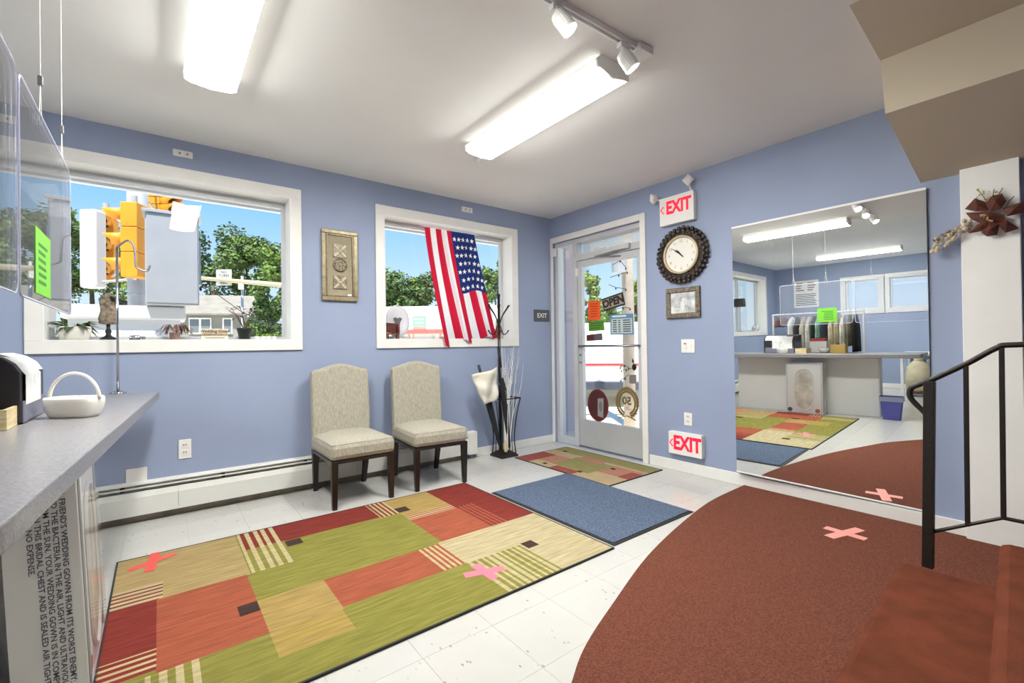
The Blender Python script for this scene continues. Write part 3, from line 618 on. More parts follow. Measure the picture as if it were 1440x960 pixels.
MB().ball((XB-.012, 2.215, z0+.105), (.0008, .022, .045), 10, 6).ball((XB-.012, 2.21, z0+.16), (.0008, .012, .014), 10, 6).build('printed_figure', mat('print_white', (226, 228, 230), .5), ph)
# mirror
mr = thing('wall_mirror', 'large frameless mirror on the door wall beside the stair', 'mirror', (XB, 1.19, .11))
def mp_(y, z, off=0): return Vector((MC.x+(-.0428)*(y-MC.y)+(-.0108)*(z-MC.z)-off, y, z))
a, b, c_, d_ = mp_(1.775, 2.005), mp_(.627, 2.005), mp_(.620, .112), mp_(1.772, .112)
def corner(u, v):                                       # where a pixel's ray meets the mirror plane
    r = ray(u, v); return CAM+r*((MC-CAM).dot(MN)/r.dot(MN))
a, b, c_, d_ = corner(1029, 322), corner(1302, 266.5), corner(1312, 720), corner(1036, 661.5)
MB().add([a, b, c_, d_], [(0, 1, 2, 3)]).build('mirror_glass', 'mirror', mr)
bk = Vector((XB-.0008, 0, 0)); e = Vector((.0012, 0, 0))
B4 = [Vector((XB-.0006, p.y, p.z)) for p in (a, b, c_, d_)]; F4 = [p+e for p in (a, b, c_, d_)]
MB().add(F4+B4, [(0, 1, 2, 3), (7, 6, 5, 4), (0, 4, 5, 1), (1, 5, 6, 2), (2, 6, 7, 3), (3, 7, 4, 0)]).build('backing_board', 'steel', mr)
for nm, p, q, m_ in (('top_rail', a, b, 'white'), ('bottom_rail', d_, c_, 'trim')):
    MB().ob((p+q)/2+Vector((0, 0, .006 if nm[0] == 't' else -.004)), ((q-p).length/2, .006, .007 if nm[0] == 't' else .004), q-p, (1, 0, 0)).build(nm, m_, mr)

# ================================================================== COUNTER AND WHAT STANDS ON IT
ZC = .855
E0, E1, E2 = fl(224, 550, ZC), fl(60, 688, ZC), fl(0, 738, ZC)
ed = (E0-E1).normalized(); back = Vector((-ed.y, ed.x, 0))                # along the counter, and away from the customer
if back.x > 0: back = -back
near_end = 1.02
ct = thing('service_counter', 'white service counter with a grey speckled top at the left', 'counter', (-.45, 2.3, 0))
tip = spline([(E1.x, E1.y, 0), (E2.x-.005, E2.y-.02, 0), (E2.x-.07, near_end+.03, 0), (E2.x-.16, near_end, 0)], 5)
poly = [E0+back*.72]+[Vector((p.x, p.y, ZC)) for p in [E0, E0-ed*.6, E0-ed*1.3]+[Vector((p.x, p.y, ZC)) for p in tip]]+[Vector((-.90, near_end, ZC))]
MB().prism([(p.x, p.y, ZC-.05) for p in poly], (0, 0, .05)).build('worktop', 'counter', ct, .004)
Pf = E0-ed*.52+back*.34; Pn = E0-ed*2.26+back*.36
pc = (Pf+Pn)/2; MB().ob((pc.x, pc.y, (ZC-.05)/2), ((Pf-Pn).length/2, .012, (ZC-.05)/2-.0005), Pf-Pn, back).build('front_panel', 'counterfront', ct, .002)
for p in (Pf, Pn):
    q = p+back*.19; MB().ob((q.x, q.y, (ZC-.05)/2), (.012, .19, (ZC-.05)/2-.0005), Pf-Pn, back).build('end_panel', 'counterfront', ct, .002)
q = pc+back*.37; MB().ob((q.x, q.y, .4), ((Pf-Pn).length/2-.014, .17, .01), Pf-Pn, back).build('shelf', 'counterfront', ct)
# ceramic basket with an arched handle
bc = (fl(66, 590, ZC)+fl(141, 584, ZC))/2; ex = Vector((.79, -.61, 0)).normalized(); ey = Vector((.61, .79, 0)).normalized(); bw = (fl(141, 586, ZC)-fl(66, 588, ZC)).length/2
bc = bc+ey*.02-ex*.018; bk_ = thing('ceramic_basket', 'white ceramic basket with an arched handle on the counter', 'basket', (bc.x, bc.y, ZC))
mb = MB(); prof = [(0, .80), (.012, .9), (.035, 1.0), (.06, 1.05), (.075, 1.04), (.082, 1.0)]; n = 32; vs = []; fs = []
def sup(a, p=.6): c, s = math.cos(a), math.sin(a); return math.copysign(abs(c)**p, c), math.copysign(abs(s)**p, s)
layers = prof+[(.078, .93), (.03, .9), (.012, .8)]
for h_, k in layers:
    for i in range(n): c, s = sup(2*math.pi*i/n); vs.append(bc+ex*(bw*.98*k*c)+ey*(.055*k*s)+Vector((0, 0, h_)))
for j in range(len(layers)-1):
    for i in range(n): fs.append((j*n+i, j*n+(i+1) % n, (j+1)*n+(i+1) % n, (j+1)*n+i))
fs += [tuple(range(n-1, -1, -1)), tuple((len(layers)-1)*n+i for i in range(n))]
mb.add(vs, fs).build('bowl', 'pot', bk_, smooth=True)
MB().tube(arc(bc+Vector((0, 0, .072)), 1, 0, math.pi, 20, ex*bw*1.03, Vector((0, 0, .105))), .0065, 8).build('handle', 'pot', bk_, smooth=True)
# chrome hook stand
hp = fl(166, 553, ZC); hk = thing('hook_stand', 'tall chrome stand with a curled hook on the counter end', 'stand', (hp.x, hp.y, ZC)); yk = hp.y
def hp_(u, v): return onp(u, v, 1, yk)
MB().lathe([(.042, 0), (.042, .006), (.025, .012), (.012, .02)], (hp.x, hp.y, ZC), 24).build('base', 'chrome', hk, smooth=True)
tp = hp_(170, 348); MB().tube([(hp.x, hp.y, ZC+.015), (hp.x, hp.y, tp.z)], .007, 10).build('pole', 'chrome', hk, smooth=True)
pts = [Vector((hp.x, yk, tp.z-.002))]+[hp_(u, v) for u, v in ((172, 342), (180, 338), (188, 345), (190, 360), (191, 374), (198, 379), (207, 381), (211, 373))]
MB().tube(spline(pts, 4), .0065, 8).build('hook', 'steel', hk, smooth=True)
# black receipt printer with papers taped on
pa = fl(30, 597, ZC); pt = thing('receipt_printer', 'black countertop machine with white papers taped over its curved front', 'printer', (pa.x-.12, pa.y+.2, ZC))
xf = pa.x; y0, y1 = pa.y, pa.y+.42; zt = onp(6, 497, 1, y0).z; zm = onp(28, 524, 1, y0).z
pr = [(xf-.34, ZC+.004), (xf, ZC+.004), (xf-.002, zm), (xf-.02, zm+(zt-zm)*.45), (xf-.05, zm+(zt-zm)*.8), (xf-.09, zt), (xf-.34, zt+.01)]
bd = MB().prism([(x, y0, z) for x, z in pr], (0, y1-y0, 0)).build('body', mat('printer_black', (44, 42, 46), .35), pt, .006)
box('paper_tray', (xf-.001, y0+.01, ZC+.004), (xf+.006, y1-.02, ZC+.085), mat('printer_grey', (120, 120, 136), .4), pt, .003)
mb = MB(); po = [(x+.0016, z+.0012) for x, z in pr[2:6]]; po = [(xf+.0075, ZC+.07), (xf+.0075, zm-.01)]+po
for (a, b, s0, s1) in ((.03, .30, 0, 4), (.12, .40, 2, 5)):
    vs = [(x, y0+yy, z) for x, z in po[s0:s1+1] for yy in (a, b)]; mb = MB().add(vs, [(2*i, 2*i+1, 2*i+3, 2*i+2) for i in range(len(vs)//2-1)])
    pp = mb.build('taped_paper', mat('paper%d' % s0, (232, 232, 230), .7, var=(30, .05)), pt, solid=.0006)
    lines = MB()
    for i in range(6): lines.bb((po[2][0]+.0012, y0+a+.03+.03*i, zm-.05), (po[2][0]+.0016, y0+a+.045+.03*i, zm-.01))
    if s0 == 0: lines.build('printed_mark', mat('print_green', (150, 176, 160), .7), pp)
wbp = fl(12, 604, ZC); wx = thing('wooden_tray', 'pale wooden tray box at the left end of the counter', 'box', (wbp.x-.1, wbp.y+.07, ZC)); wd = mat('pale_wood', (218, 200, 156), .6, var=(12, .1), stretch=(1, 1, 6))
x1 = wbp.x; x0 = x1-.24; y0 = wbp.y-.02; y1 = y0+.16; hh = .07
for a, b in (((x0, y0, 0), (x1, y0+.012, hh)), ((x0, y1-.012, 0), (x1, y1, hh+.02)), ((x0, y0+.012, 0), (x0+.012, y1-.012, hh)), ((x1-.012, y0+.012, 0), (x1, y1-.012, hh)), ((x0+.012, y0+.012, .004), (x1-.012, y1-.012, .012))):
    box('board', (a[0], a[1], ZC+.001+a[2]), (b[0], b[1], ZC+.001+b[2]), wd, wx, .0015)
# hanging acrylic screens
XP = -.285
def pane(label, y0, y1, z0, z1, wires):
    t = thing('acrylic_screen', label, 'screen', (XP, (y0+y1)/2, z0), 'hanging acrylic screens'); r = .03; th = .005
    poly = []
    for cy, cz, a in ((y1-r, z1-r, 0), (y0+r, z1-r, 90), (y0+r, z0+r, 180), (y1-r, z0+r, 270)):
        for i in range(5):
            an = math.radians(a+i*22.5); poly.append((XP, cy+r*math.cos(an), cz+r*math.sin(an)))
    MB().prism(poly, (th, 0, 0)).build('sheet', 'plexi', t)
    n = len(poly); V = [Vector(p) for p in poly]; V2 = [v+Vector((th, 0, 0)) for v in V]
    cen = sum(V, Vector())/n
    MB().tube([v+Vector((th/2, 0, 0)) for v in V], .0032, 6, closed=True).build('polished_edge', 'plexedge', t)
    for yy in wires:
        wz = z1-.02; hkz = H-.03
        wv = MB().tube([(XP+.002, yy, wz+.14), (XP+.002, yy, H-.002)], .0012, 5).tube([(XP+.002, yy-.02, wz), (XP+.002, yy, wz+.13)], .0012, 5).tube([(XP+.002, yy+.02, wz), (XP+.002, yy, wz+.13)], .0012, 5).build('wire', 'plate', t)
        MB().bb((XP-.004, yy-.007, wz+.115), (XP+.008, yy+.007, wz+.145)).build('crimp', 'steel', wv, .002)
        MB().lathe([(.014, 0), (.014, -.004), (.005, -.008), (.005, -.03)], (XP+.002, yy, H-.0005), 12).build('ceiling_hook', 'plate', wv)
pn = onp(22, 97, 0, XP); pb = onp(20, 412, 0, XP); pf = onp(97, 300, 0, XP)
pane('hanging clear acrylic screen nearest the window', pn.y+.01, pf.y, pb.z, pn.z, (pn.y+.3, pf.y-.18))
pane('hanging clear acrylic screen at the left edge, nearer the viewer', pn.y-1.0, pn.y-.02, pb.z, pn.z, (pn.y-.75, pn.y-.2))
g0 = onp(52, 320, 0, XP+.01); g1 = onp(73, 395, 0, XP+.01)
gp = thing('green_notice', 'green handwritten notice taped to the acrylic screen', 'paper', (XP+.006, (g0.y+g1.y)/2, 1.25)); gm = mat('green_paper', (112, 190, 50), .7)
zt, zb = onp(53, 318, 0, XP+.01).z, onp(55, 412, 0, XP+.01).z
sheet = box('sheet', (XP+.0062, g0.y, zb), (XP+.007, g1.y, zt), gm, gp)
mb = MB()
for i in range(6):
    z = zt-.04-(zt-zb-.06)*i/6; mb.bb((XP+.0071, g0.y+.04, z-.010), (XP+.0074, g0.y+.04+(g1.y-g0.y-.08)*random.uniform(.6, 1), z))
mb.build('handwriting', mat('green_ink', (56, 120, 40), .7), sheet)
# gown chest under the counter, text side towards the viewer
gc = thing('gown_chest', 'white preserved wedding gown chest in clear wrap leaning on the counter front', 'box', (-.27, 2.27, 0)); y0, y1 = 2.05, 2.50; gx0, gx1, gz = -.36, -.185, .735
lean = .03
def gx(x, z): return x-lean*z/.7
cb = mat('chest_white', (236, 235, 232), .5)
MB().prism([(gx(gx0, .002), y0, .002), (gx(gx1, .002), y0, .002), (gx(gx1, gz), y0, gz), (gx(gx0, gz), y0, gz)], (0, y1-y0, 0)).build('chest', cb, gc, .003)
for i in range(5):
    MB().text('box%d' % i, (gx(gx1-.036-.0195*i, .735), y0-.0012, .735), .0198, (.043, 0, -1), (1, 0, .043)).build('lettering', mat('box_print', (92, 92, 104), .7) if i == 0 else bpy.data.materials['box_print'], gc)
# front face with an arched opening showing the folded gown
F_ = lambda y, z, o=0: Vector((gx(gx1, z)+o, y, z)); yc = (y0+y1)/2
arch = [F_(yc+.115*math.cos(a), (.50 if math.sin(a) > 0 else .20)+.14*math.sin(a), .002) for a in [2*math.pi*i/28 for i in range(28)]]
MB().add(arch+[F_(y, z, .002) for y, z in ((y1-.02, .50),)][:0], [tuple(range(28))]).build('window_film', mat('gown_satin', (214, 208, 194), .5, var=(9, .14), bump=(12, .6)), gc)
MB().tube([p+Vector((.002, 0, 0)) for p in arch], .008, 6, closed=True).build('lace_border', 'plate', gc)
for a, b in ((F_(y0+.015, .02, .003), F_(y0+.015, .715, .003)), (F_(y1-.015, .02, .003), F_(y1-.015, .715, .003)), (F_(y0+.015, .715, .003), F_(y1-.015, .715, .003)), (F_(y0+.015, .02, .003), F_(y1-.015, .02, .003))): MB().tube([a, b], .004, 5).build('printed_border', mat('border_grey', (190, 192, 196), .6), gc)
for y, m_ in ((y0+.06, (214, 96, 70)), (y1-.05, (70, 84, 96))): MB().lathe([(.03, 0), (.03, .0015)], F_(y, .06, .001), 16, (1, 0, 0)).build('sticker', mat('sticker', m_, .5), gc)
MB().add([F_(y0-.003, .012, .014), F_(y1+.003, .012, .014), F_(y1+.003, .742, .012), F_(y0-.003, .742, .012)], [(0, 1, 2, 3)]).build('clear_wrap', glass('clear_wrap', (252, 252, 253), .5, .03), gc)

# ================================================================== STAIR RAIL
XR = 2.515
def rr(u, v): return onp(u, v, 0, XR)
rl = thing('stair_rail', 'black wrought iron handrail with a curled end on the carpeted step', 'handrail', (XR, .455, .18))
def sq(p, q, hw, nm, parent=rl):
    p, q = Vector(p), Vector(q); d = q-p; return MB().ob((p+q)/2, (hw, hw, d.length/2), (1, 0, 0), d.cross(Vector((1, 0, 0))), d).build(nm, 'iron', parent, .002)
pb_ = rr(1300, 790); sq((XR, .452, .1805), (XR, .436, .95), .0175, 'newel_post')
t1 = rr(1412, 487); t0 = rr(1312, 533); end = Vector((XR, -1.6, t1.z+.01))
hr = MB().tube(spline([rr(1303, 592), rr(1302, 582), rr(1290, 570), rr(1280, 558), rr(1281, 546), rr(1294, 540), t0, (t0+t1)/2, t1-Vector((0, -.02, .006)), t1+Vector((0, -.03, .006)), t1+Vector((0, -.3, .01)), end], 5), .0105, 8).build('top_rail', 'iron', rl, smooth=True)
lo0 = rr(1308, 748); lo1 = rr(1410, 728); MB().tube([lo0, lo1, Vector((XR, -1.6, lo1.z+.005))], .008, 6).build('bottom_rail', 'iron', rl)
for u0, v0, u1, v1 in ((1366, 511, 1355, 738), (1415, 488, 1407, 728)):
    a = rr(u0, v0); b = rr(u1, v1); sq((XR, (a.y+b.y)/2+.004, b.z), (XR, (a.y+b.y)/2, a.z), .0075, 'baluster')
for k in range(1, 9): sq((XR, .23-.115*k, lo1.z), (XR, .23-.115*k, t1.z+.006), .0075, 'baluster')
sq((XR, -1.55, .3605), (XR, -1.55, t1.z), .0175, 'newel_post')

# ================================================================== DRIED FLORAL SWAG
XF = XB-.06
def ff(u, v, o=0): return onp(u, v, 0, XF-o)
fs_ = thing('floral_swag', 'dried floral swag with a rust brown bow on the white panel', 'decoration', ff(1400, 305)); rib = mat('rust_ribbon', (110, 54, 42), .7, var=(25, .3), c2=(70, 40, 30)); pale = mat('dried_petal', (190, 176, 152), .8, var=(30, .2))
random.seed(11)
def loop(pts, nm):
    P = [ff(u, v, o) for u, v, o in pts]; c = sum(P, Vector())/len(P); n = len(P)
    MB().add(P+[c+Vector((-.03, 0, 0))], [(i, (i+1) % n, n) for i in range(n)]).build(nm, rib, fs_, solid=.004)
loop([(1357, 294, .03), (1371, 279, .02), (1388, 285, .02), (1392, 296, .04), (1372, 297, .05)], 'bow_loop'); loop([(1386, 286, .03), (1396, 275, .02), (1409, 273, .02), (1415, 283, .03), (1408, 293, .05), (1392, 298, .06)], 'bow_loop')
loop([(1358, 299, .03), (1392, 298, .06), (1414, 302, .05), (1412, 312, .04), (1384, 316, .05), (1366, 308, .04)], 'bow_knot'); loop([(1410, 293, .03), (1440, 283, .02), (1448, 297, .02), (1416, 304, .04)], 'bow_loop')
loop([(1362, 328, .02), (1374, 316, .04), (1392, 308, .06), (1396, 318, .05), (1378, 325, .03)], 'ribbon_tail'); loop([(1380, 326, .03), (1392, 310, .06), (1406, 314, .05), (1402, 330, .02), (1388, 332, .03)], 'ribbon_tail')
loop([(1402, 314, .05), (1416, 310, .04), (1433, 321, .02), (1414, 327, .03)], 'ribbon_tail')
mb = MB()
for i in range(46):
    s = random.random(); u = 1313+s*52+random.uniform(-3, 3); v = 346-s*34+random.uniform(-9, 9); p = ff(u, v, random.uniform(-.01, .03)); mb.ball(p, random.uniform(.006, .015), 6, 4)
mb.build('dried_blossoms', pale, fs_, kind='stuff')
for u0, v0, u1, v1 in ((1312, 337, 1360, 318), (1324, 352, 1362, 320), (1334, 328, 1368, 312), (1376, 268, 1392, 292), (1398, 266, 1396, 290), (1410, 264, 1400, 290), (1426, 276, 1412, 296)):
    a, b = ff(u0, v0), ff(u1, v1, .02); MB().tube([a, (a+b)/2+Vector((-.01, 0, .01)), b], .0022, 5).build('twig', 'dry', fs_)
mb = MB()
for i in range(24): mb.ball(ff(random.uniform(1372, 1412), random.uniform(266, 284), .01), random.uniform(.003, .007), 5, 4)
for i in range(14): mb.ball(ff(1378+i*1.2+random.uniform(-2, 2), 300+i*.8+random.uniform(-2, 2), .07), .005, 5, 4)
mb.build('seed_heads', mat('straw', (196, 172, 112), .8), fs_, kind='stuff')
MB().ball(ff(1315, 337), .011, 8, 5).build('berry', mat('berry', (120, 66, 44), .6), fs_)

# ================================================================== UMBRELLA / COAT STAND
sb = fl(704, 638); sx_, sy_ = 2.762, 3.72; S = thing('coat_stand', 'black iron coat and umbrella stand beside the flag window', 'coat stand', (sx_, sy_, 0))
MB().add([(sx_+a*.105, sy_+b*.105, 0) for a, b in ((-1, -1), (1, -1), (1, 1), (-1, 1))]+[(sx_+a*.10, sy_+b*.10, .02) for a, b in ((-1, -1), (1, -1), (1, 1), (-1, 1))]+[(sx_+a*.05, sy_+b*.05, .055) for a, b in ((-1, -1), (1, -1), (1, 1), (-1, 1))],
         [(3, 2, 1, 0), (8, 9, 10, 11)]+[(i, (i+1) % 4, 4+(i+1) % 4, 4+i) for i in range(4)]+[(4+i, 4+(i+1) % 4, 8+(i+1) % 4, 8+i) for i in range(4)]).build('base', 'bronze', S, .003)
zr = .585
for a, b in ((-1, -1), (1, -1), (1, 1), (-1, 1)):
    MB().tube(spline([(sx_+a*.085, sy_+b*.085, .02), (sx_+a*.075, sy_+b*.075, .2), (sx_+a*.095, sy_+b*.095, .42), (sx_+a*.125, sy_+b*.118, zr)], 5), .006, 6).build('upright', 'iron', S)
    MB().tube(spline([(sx_+a*.085, sy_+b*.03, .02), (sx_+a*.08, sy_+b*.03, .25), (sx_+a*.125, sy_+b*.04, zr)], 5), .004, 5).build('upright', 'iron', S)
MB().tube([(sx_+a*.125, sy_+b*.118, zr) for a, b in ((-1, -1), (1, -1), (1, 1), (-1, 1))], .007, 6, closed=True).build('top_ring', 'iron', S)
MB().tube([(sx_, sy_+.06, .05), (sx_, sy_+.06, 1.62)], .0135, 10).ball((sx_, sy_+.06, 1.63), .018).build('pole', 'iron', S, smooth=True)
for k in range(6):
    an = .3+k*math.pi/3; d = Vector((math.cos(an), math.sin(an)*.45, 0)); c = Vector((sx_, sy_+.06, 0))
    MB().tube(spline([c+Vector((0, 0, 1.33))+d*.01, c+Vector((0, 0, 1.42))+d*.05, c+Vector((0, 0, 1.52))+d*.135], 5), .0055, 6).ball(c+Vector((0, 0, 1.525))+d*.138, .009, 8, 5).build('upper_hook', 'iron', S)
    if k % 2 == 0: MB().tube(spline([c+Vector((0, 0, 1.34))+d*.01, c+Vector((0, 0, 1.235))+d*.06, c+Vector((0, 0, 1.24))+d*.11, c+Vector((0, 0, 1.265))+d*.135], 5), .0055, 6).ball(c+Vector((0, 0, 1.268))+d*.138, .009, 8, 5).build('lower_hook', 'iron', S)
def umbrella(label, p0, p1, rmax, handle):
    t = thing('folded_umbrella', label, 'umbrella', p0, 'umbrellas in the stand'); p0, p1 = Vector(p0), Vector(p1); ax = (p1-p0).normalized(); L = (p1-p0).length
    MB().lathe([(.004, 0), (.014, L*.05), (rmax*.8, L*.35), (rmax, L*.6), (rmax*.6, L*.68), (.012, L*.70)], p0, 12, ax).build('canopy', mat('umbrella_black', (34, 34, 38), .8), t, smooth=True)
    MB().tube([p0+ax*L*.69, p0+ax*L*.8], .006, 8).build('shaft', 'steel', t); MB().tube([p0+ax*L*.8, p1], .014, 8).build('grip', 'black', t, smooth=True)
umbrella('black folded umbrella leaning left in the stand', (sx_-.03, sy_+.01, .062), (2.43, 3.665, .93), .036, 1); umbrella('black folded umbrella standing upright against the stand pole', (sx_+.03, sy_-.055, .062), (sx_-.035, sy_+.025, 1.10), .033, 1)
# cream cloth bag draped over the stand
def onst(u, v, y=3.635): return onp(u, v, 1, y)
nb = 12; Gd = []; random.seed(5)
TL, TR_, BL, BR = onst(664, 527), onst(700, 516), onst(679, 568), onst(698, 562)
for j in range(nb+1):
    for i in range(nb+1):
        a, b = i/nb, j/nb; p = TL.lerp(TR_, a).lerp(BL.lerp(BR, a), b); p.y += -.03*math.sin(a*math.pi)+.018*math.sin(a*7+b*5)+.01*math.sin(b*11-a*4); Gd.append(p)
bag = MB().add(Gd, [(j*(nb+1)+i, j*(nb+1)+i+1, (j+1)*(nb+1)+i+1, (j+1)*(nb+1)+i) for j in range(nb) for i in range(nb)]).build('cloth_bag', mat('cream_canvas', (222, 218, 204), .9, var=(8, .06)), None, smooth=True, solid=.012)
solo(bag, 'cream cloth bag hanging from the umbrella grip in the stand', 'bag')
bt = thing('birch_branches', 'bundle of bare white painted branches in the umbrella stand', 'branches', (sx_+.02, sy_-.03, .06)); random.seed(21)
for k in range(16):
    tx = sx_+random.uniform(-.02, .26); tz = random.uniform(.85, 1.33); ty = sy_+random.uniform(-.06, .06); b0 = Vector((sx_+.01+random.uniform(-.03, .03), sy_-.04+random.uniform(-.02, .02), .065))
    pts = [b0, b0.lerp(Vector((tx, ty, tz)), .4)+Vector((random.uniform(-.02, .03)-.02, 0, 0)), b0.lerp(Vector((tx, ty, tz)), .7)+Vector((random.uniform(-.02, .02), random.uniform(-.01, .01), 0)), (tx, ty, tz)]
    br_ = MB().tube(spline(pts, 5), [.0045-.0036*i/15 for i in range(16)], 5).build('branch', 'plate', bt)
    for s in range(2):
        f = random.uniform(.5, .85); p = b0.lerp(Vector((tx, ty, tz)), f); MB().tube([p, p+Vector((random.uniform(-.05, .08), random.uniform(-.03, .03), random.uniform(.08, .16)))], [.002, .0008], 4).build('side_twig', 'plate', br_)
MB().lathe([(.016, 0), (.022, .03), (.014, .10), (.006, .12)], (sx_-.035, sy_-.075, .06), 10, (-.1, -.1, 1)).build('paper_fan', mat('straw_paper', (214, 194, 150), .8), bt)

# ================================================================== FLAG IN THE WINDOW
fg = thing('hanging_flag', 'striped flag with white stars hanging in front of the right window', 'flag', wa(660, 485, .03)); nu, nv = 72, 54
def fpt(s, t):
    l = (597+(626-597)*t**1.25, 319+(485.5-319)*t); r = (667+(701-667)*t**1.1, 330+(474-330)*t)
    fold = .022*math.sin(s*15+t*1.5)*(.35+.65*t)+.010*math.sin(s*29+2)
    wv = 1.5*math.sin(s*15+t*1.5+1)
    u = l[0]+(r[0]-l[0])*s+wv*t; v = l[1]+(r[1]-l[1])*s+4*t*math.sin(s*14); return wa(u, v, .045+fold-.02*t)
RD, WH, BU = (206, 32, 62), (240, 238, 242), (34, 52, 116)
vs = [fpt(i/nu, j/nv) for j in range(nv+1) for i in range(nu+1)]; fs = [(j*(nu+1)+i, j*(nu+1)+i+1, (j+1)*(nu+1)+i+1, (j+1)*(nu+1)+i) for j in range(nv) for i in range(nu)]; cols = []
for j in range(nv):
    for i in range(nu):
        s, t_ = (i+.5)/nu, (j+.5)/nv; cols.append(BU if (s > .53 and t_ < .56) else (RD if int(s*9) % 2 == 0 else WH))
o = MB().add(vs, fs).build('cloth', 'flag', fg, smooth=True); at = o.data.color_attributes.new('col', 'FLOAT_COLOR', 'CORNER'); flat = []
for c in cols: flat += list(rgba(c))*4
at.data.foreach_set('color', flat)
stm = MB(); star0 = [(math.sin(k*math.pi/5)*(1 if k % 2 == 0 else .42), math.cos(k*math.pi/5)*(1 if k % 2 == 0 else .42)) for k in range(10)]
for r_ in range(7):
    for q_ in range(5):
        s = .575+.085*q_+(.04 if r_ % 2 else 0); t_ = .07+.074*r_
        if s > .97: continue
        p = fpt(s, t_)+Vector((0, -.004, 0)); a = .026
        MB().add([p+Vector((x*a, -.0012, z*a)) for x, z in star0]+[p], [(k, (k+1) % 10, 10) for k in range(10)]).build('star', 'plate', fg)
rodA, rodB = wa(592, 317, .03), wa(675, 331, .03); MB().tube([rodA, rodB], .005, 6).build('rod', 'plate', fg)
for q_ in range(6): p = rodA.lerp(rodB, .08+.17*q_); MB().tube(arc(p, .009, 0, 2*math.pi, 10, (1, 0, 0), (0, 0, 1)), .0018, 4).build('ring', 'plate', fg)

# ================================================================== ON THE WINDOW SILLS
YS = YA+.065; ZS = WZ[0]+.0065
def sl(u, v, y=YS): return onp(u, v, 1, y)
def sx2(u): p = sl(u, 477); return p.x
random.seed(4)
# leafy plant in an oval white planter
c = Vector((sx2(105), YS, ZS)); t = thing('potted_vine', 'trailing green plant in a white planter at the left of the sill', 'plant', c)
MB().lathe([(.07, 0), (.078, .04), (.082, .085), (.074, .085), (.070, .05)], c, 24, sx=1, sy=.62).build('planter', 'pot', t, smooth=True)
MB().lathe([(.072, .07), (.072, .075)], c, 20, sx=1, sy=.62).build('soil', 'dryred', t)
for k in range(22):
    an = random.uniform(0, 6.28); r = random.uniform(.01, .05); d = Vector((math.cos(an), .45*math.sin(an), random.uniform(.0, .6))); p = c+Vector((math.cos(an)*r, .4*math.sin(an)*r, .078))
    MB().leaf(p, d, random.uniform(.07, .15), random.uniform(.03, .045), droop=random.uniform(.1, .6)).build('leaf', 'leafy' if k % 4 == 0 else 'leaf', t)
# dress form
c = Vector((sx2(152.5), YS, ZS)); t = thing('mini_dress_form', 'small printed dress form on a black turned stand', 'figurine', c)
MB().lathe([(.042, 0), (.040, .012), (.02, .022), (.012, .035), (.017, .055), (.009, .075), (.011, .10)], c, 20).build('stand', 'black', t, smooth=True)
MB().lathe([(.030, .10), (.046, .105), (.05, .14), (.038, .19), (.045, .245), (.048, .265), (.034, .285), (.014, .295), (.012, .312)], c, 20, sx=1, sy=.7).build('torso', mat('printed_cloth', (172, 156, 134), .8, var=(55, .5), c2=(92, 80, 70)), t, smooth=True)
MB().lathe([(.014, .31), (.010, .325), (.004, .335)], c, 12).build('neck_cap', 'black', t); MB().ob(c+Vector((.055, -.03, .258)), (.045, .012, .012), (1, 0, -.35), (0, 1, 0)).build('sash', 'black', t, .004)
# silver trinket
c = Vector((sx2(192), YS-.02, ZS)); t = thing('silver_trinket', 'small black and silver trinket lying on the sill', 'ornament', c)
MB().lathe([(.004, -.034), (.013, -.028), (.015, .0), (.013, .022), (.005, .028)], c+Vector((-.006, 0, .016)), 14, (1, 0, .06)).build('bottle', 'chrome', t, smooth=True); MB().bb(c+Vector((-.036, -.013, 0)), c+Vector((.02, .013, .008))).build('base', 'black', t); MB().ob(c+Vector((.035, 0, .012)), (.012, .006, .011)).build('clasp', 'steel', t, .002)
# dried drooping plant
c = Vector((sx2(246), YS, ZS)); t = thing('dried_plant', 'drooping dried brown plant on the window sill', 'plant', c)
MB().lathe([(.026, 0), (.034, .05), (.03, .05)], c, 16).build('pot', 'dry', t)
for k in range(30):
    an = random.uniform(0, 6.28); L = random.uniform(.05, .115); d = Vector((math.cos(an), .5*math.sin(an), 0)); top = c+Vector((0, 0, .05))
    p1 = top+d*L*.5+Vector((0, 0, .055)); p2 = top+d*L+Vector((0, 0, random.uniform(-.02, .035)))
    st_ = MB().tube([top, p1, p2], .002, 4).build('stem', 'dry', t); MB().leaf(p1, p2-p1+Vector((0, 0, -.03)), .06, .022, droop=.35).build('leaf', 'dry' if k % 3 else 'dryred', st_)
# shop sign on the sill
a, b = sl(283, 462, YS), sl(321, 478.5, YS); t = thing('sill_sign', 'cream lettered shop sign standing on the window sill', 'sign', ((a.x+b.x)/2, YS, ZS))
box('board', (a.x, YS, ZS), (b.x, YS+.012, a.z), mat('sign_cream', (232, 226, 206), .6), t, .002); xc = (a.x+b.x)/2; hz = a.z-ZS
box('band', (a.x+.006, YS-.001, ZS+hz*.3), (b.x-.006, YS-.0001, ZS+hz*.94), mat('sign_tan', (196, 178, 150), .6), t)
MB().text('gown', (xc, YS-.0012, ZS+hz*.76), hz*.36, (1, 0, 0), (0, 0, 1)).text('cons', (xc, YS-.0012, ZS+hz*.44), hz*.24, (1, 0, 0), (0, 0, 1)).build('lettering', mat('sign_brown', (66, 50, 46), .6), t)
MB().bb((xc-.06, YS-.0012, ZS+hz*.12), (xc+.06, YS-.0006, ZS+hz*.18)).build('small_print', 'ink', t)
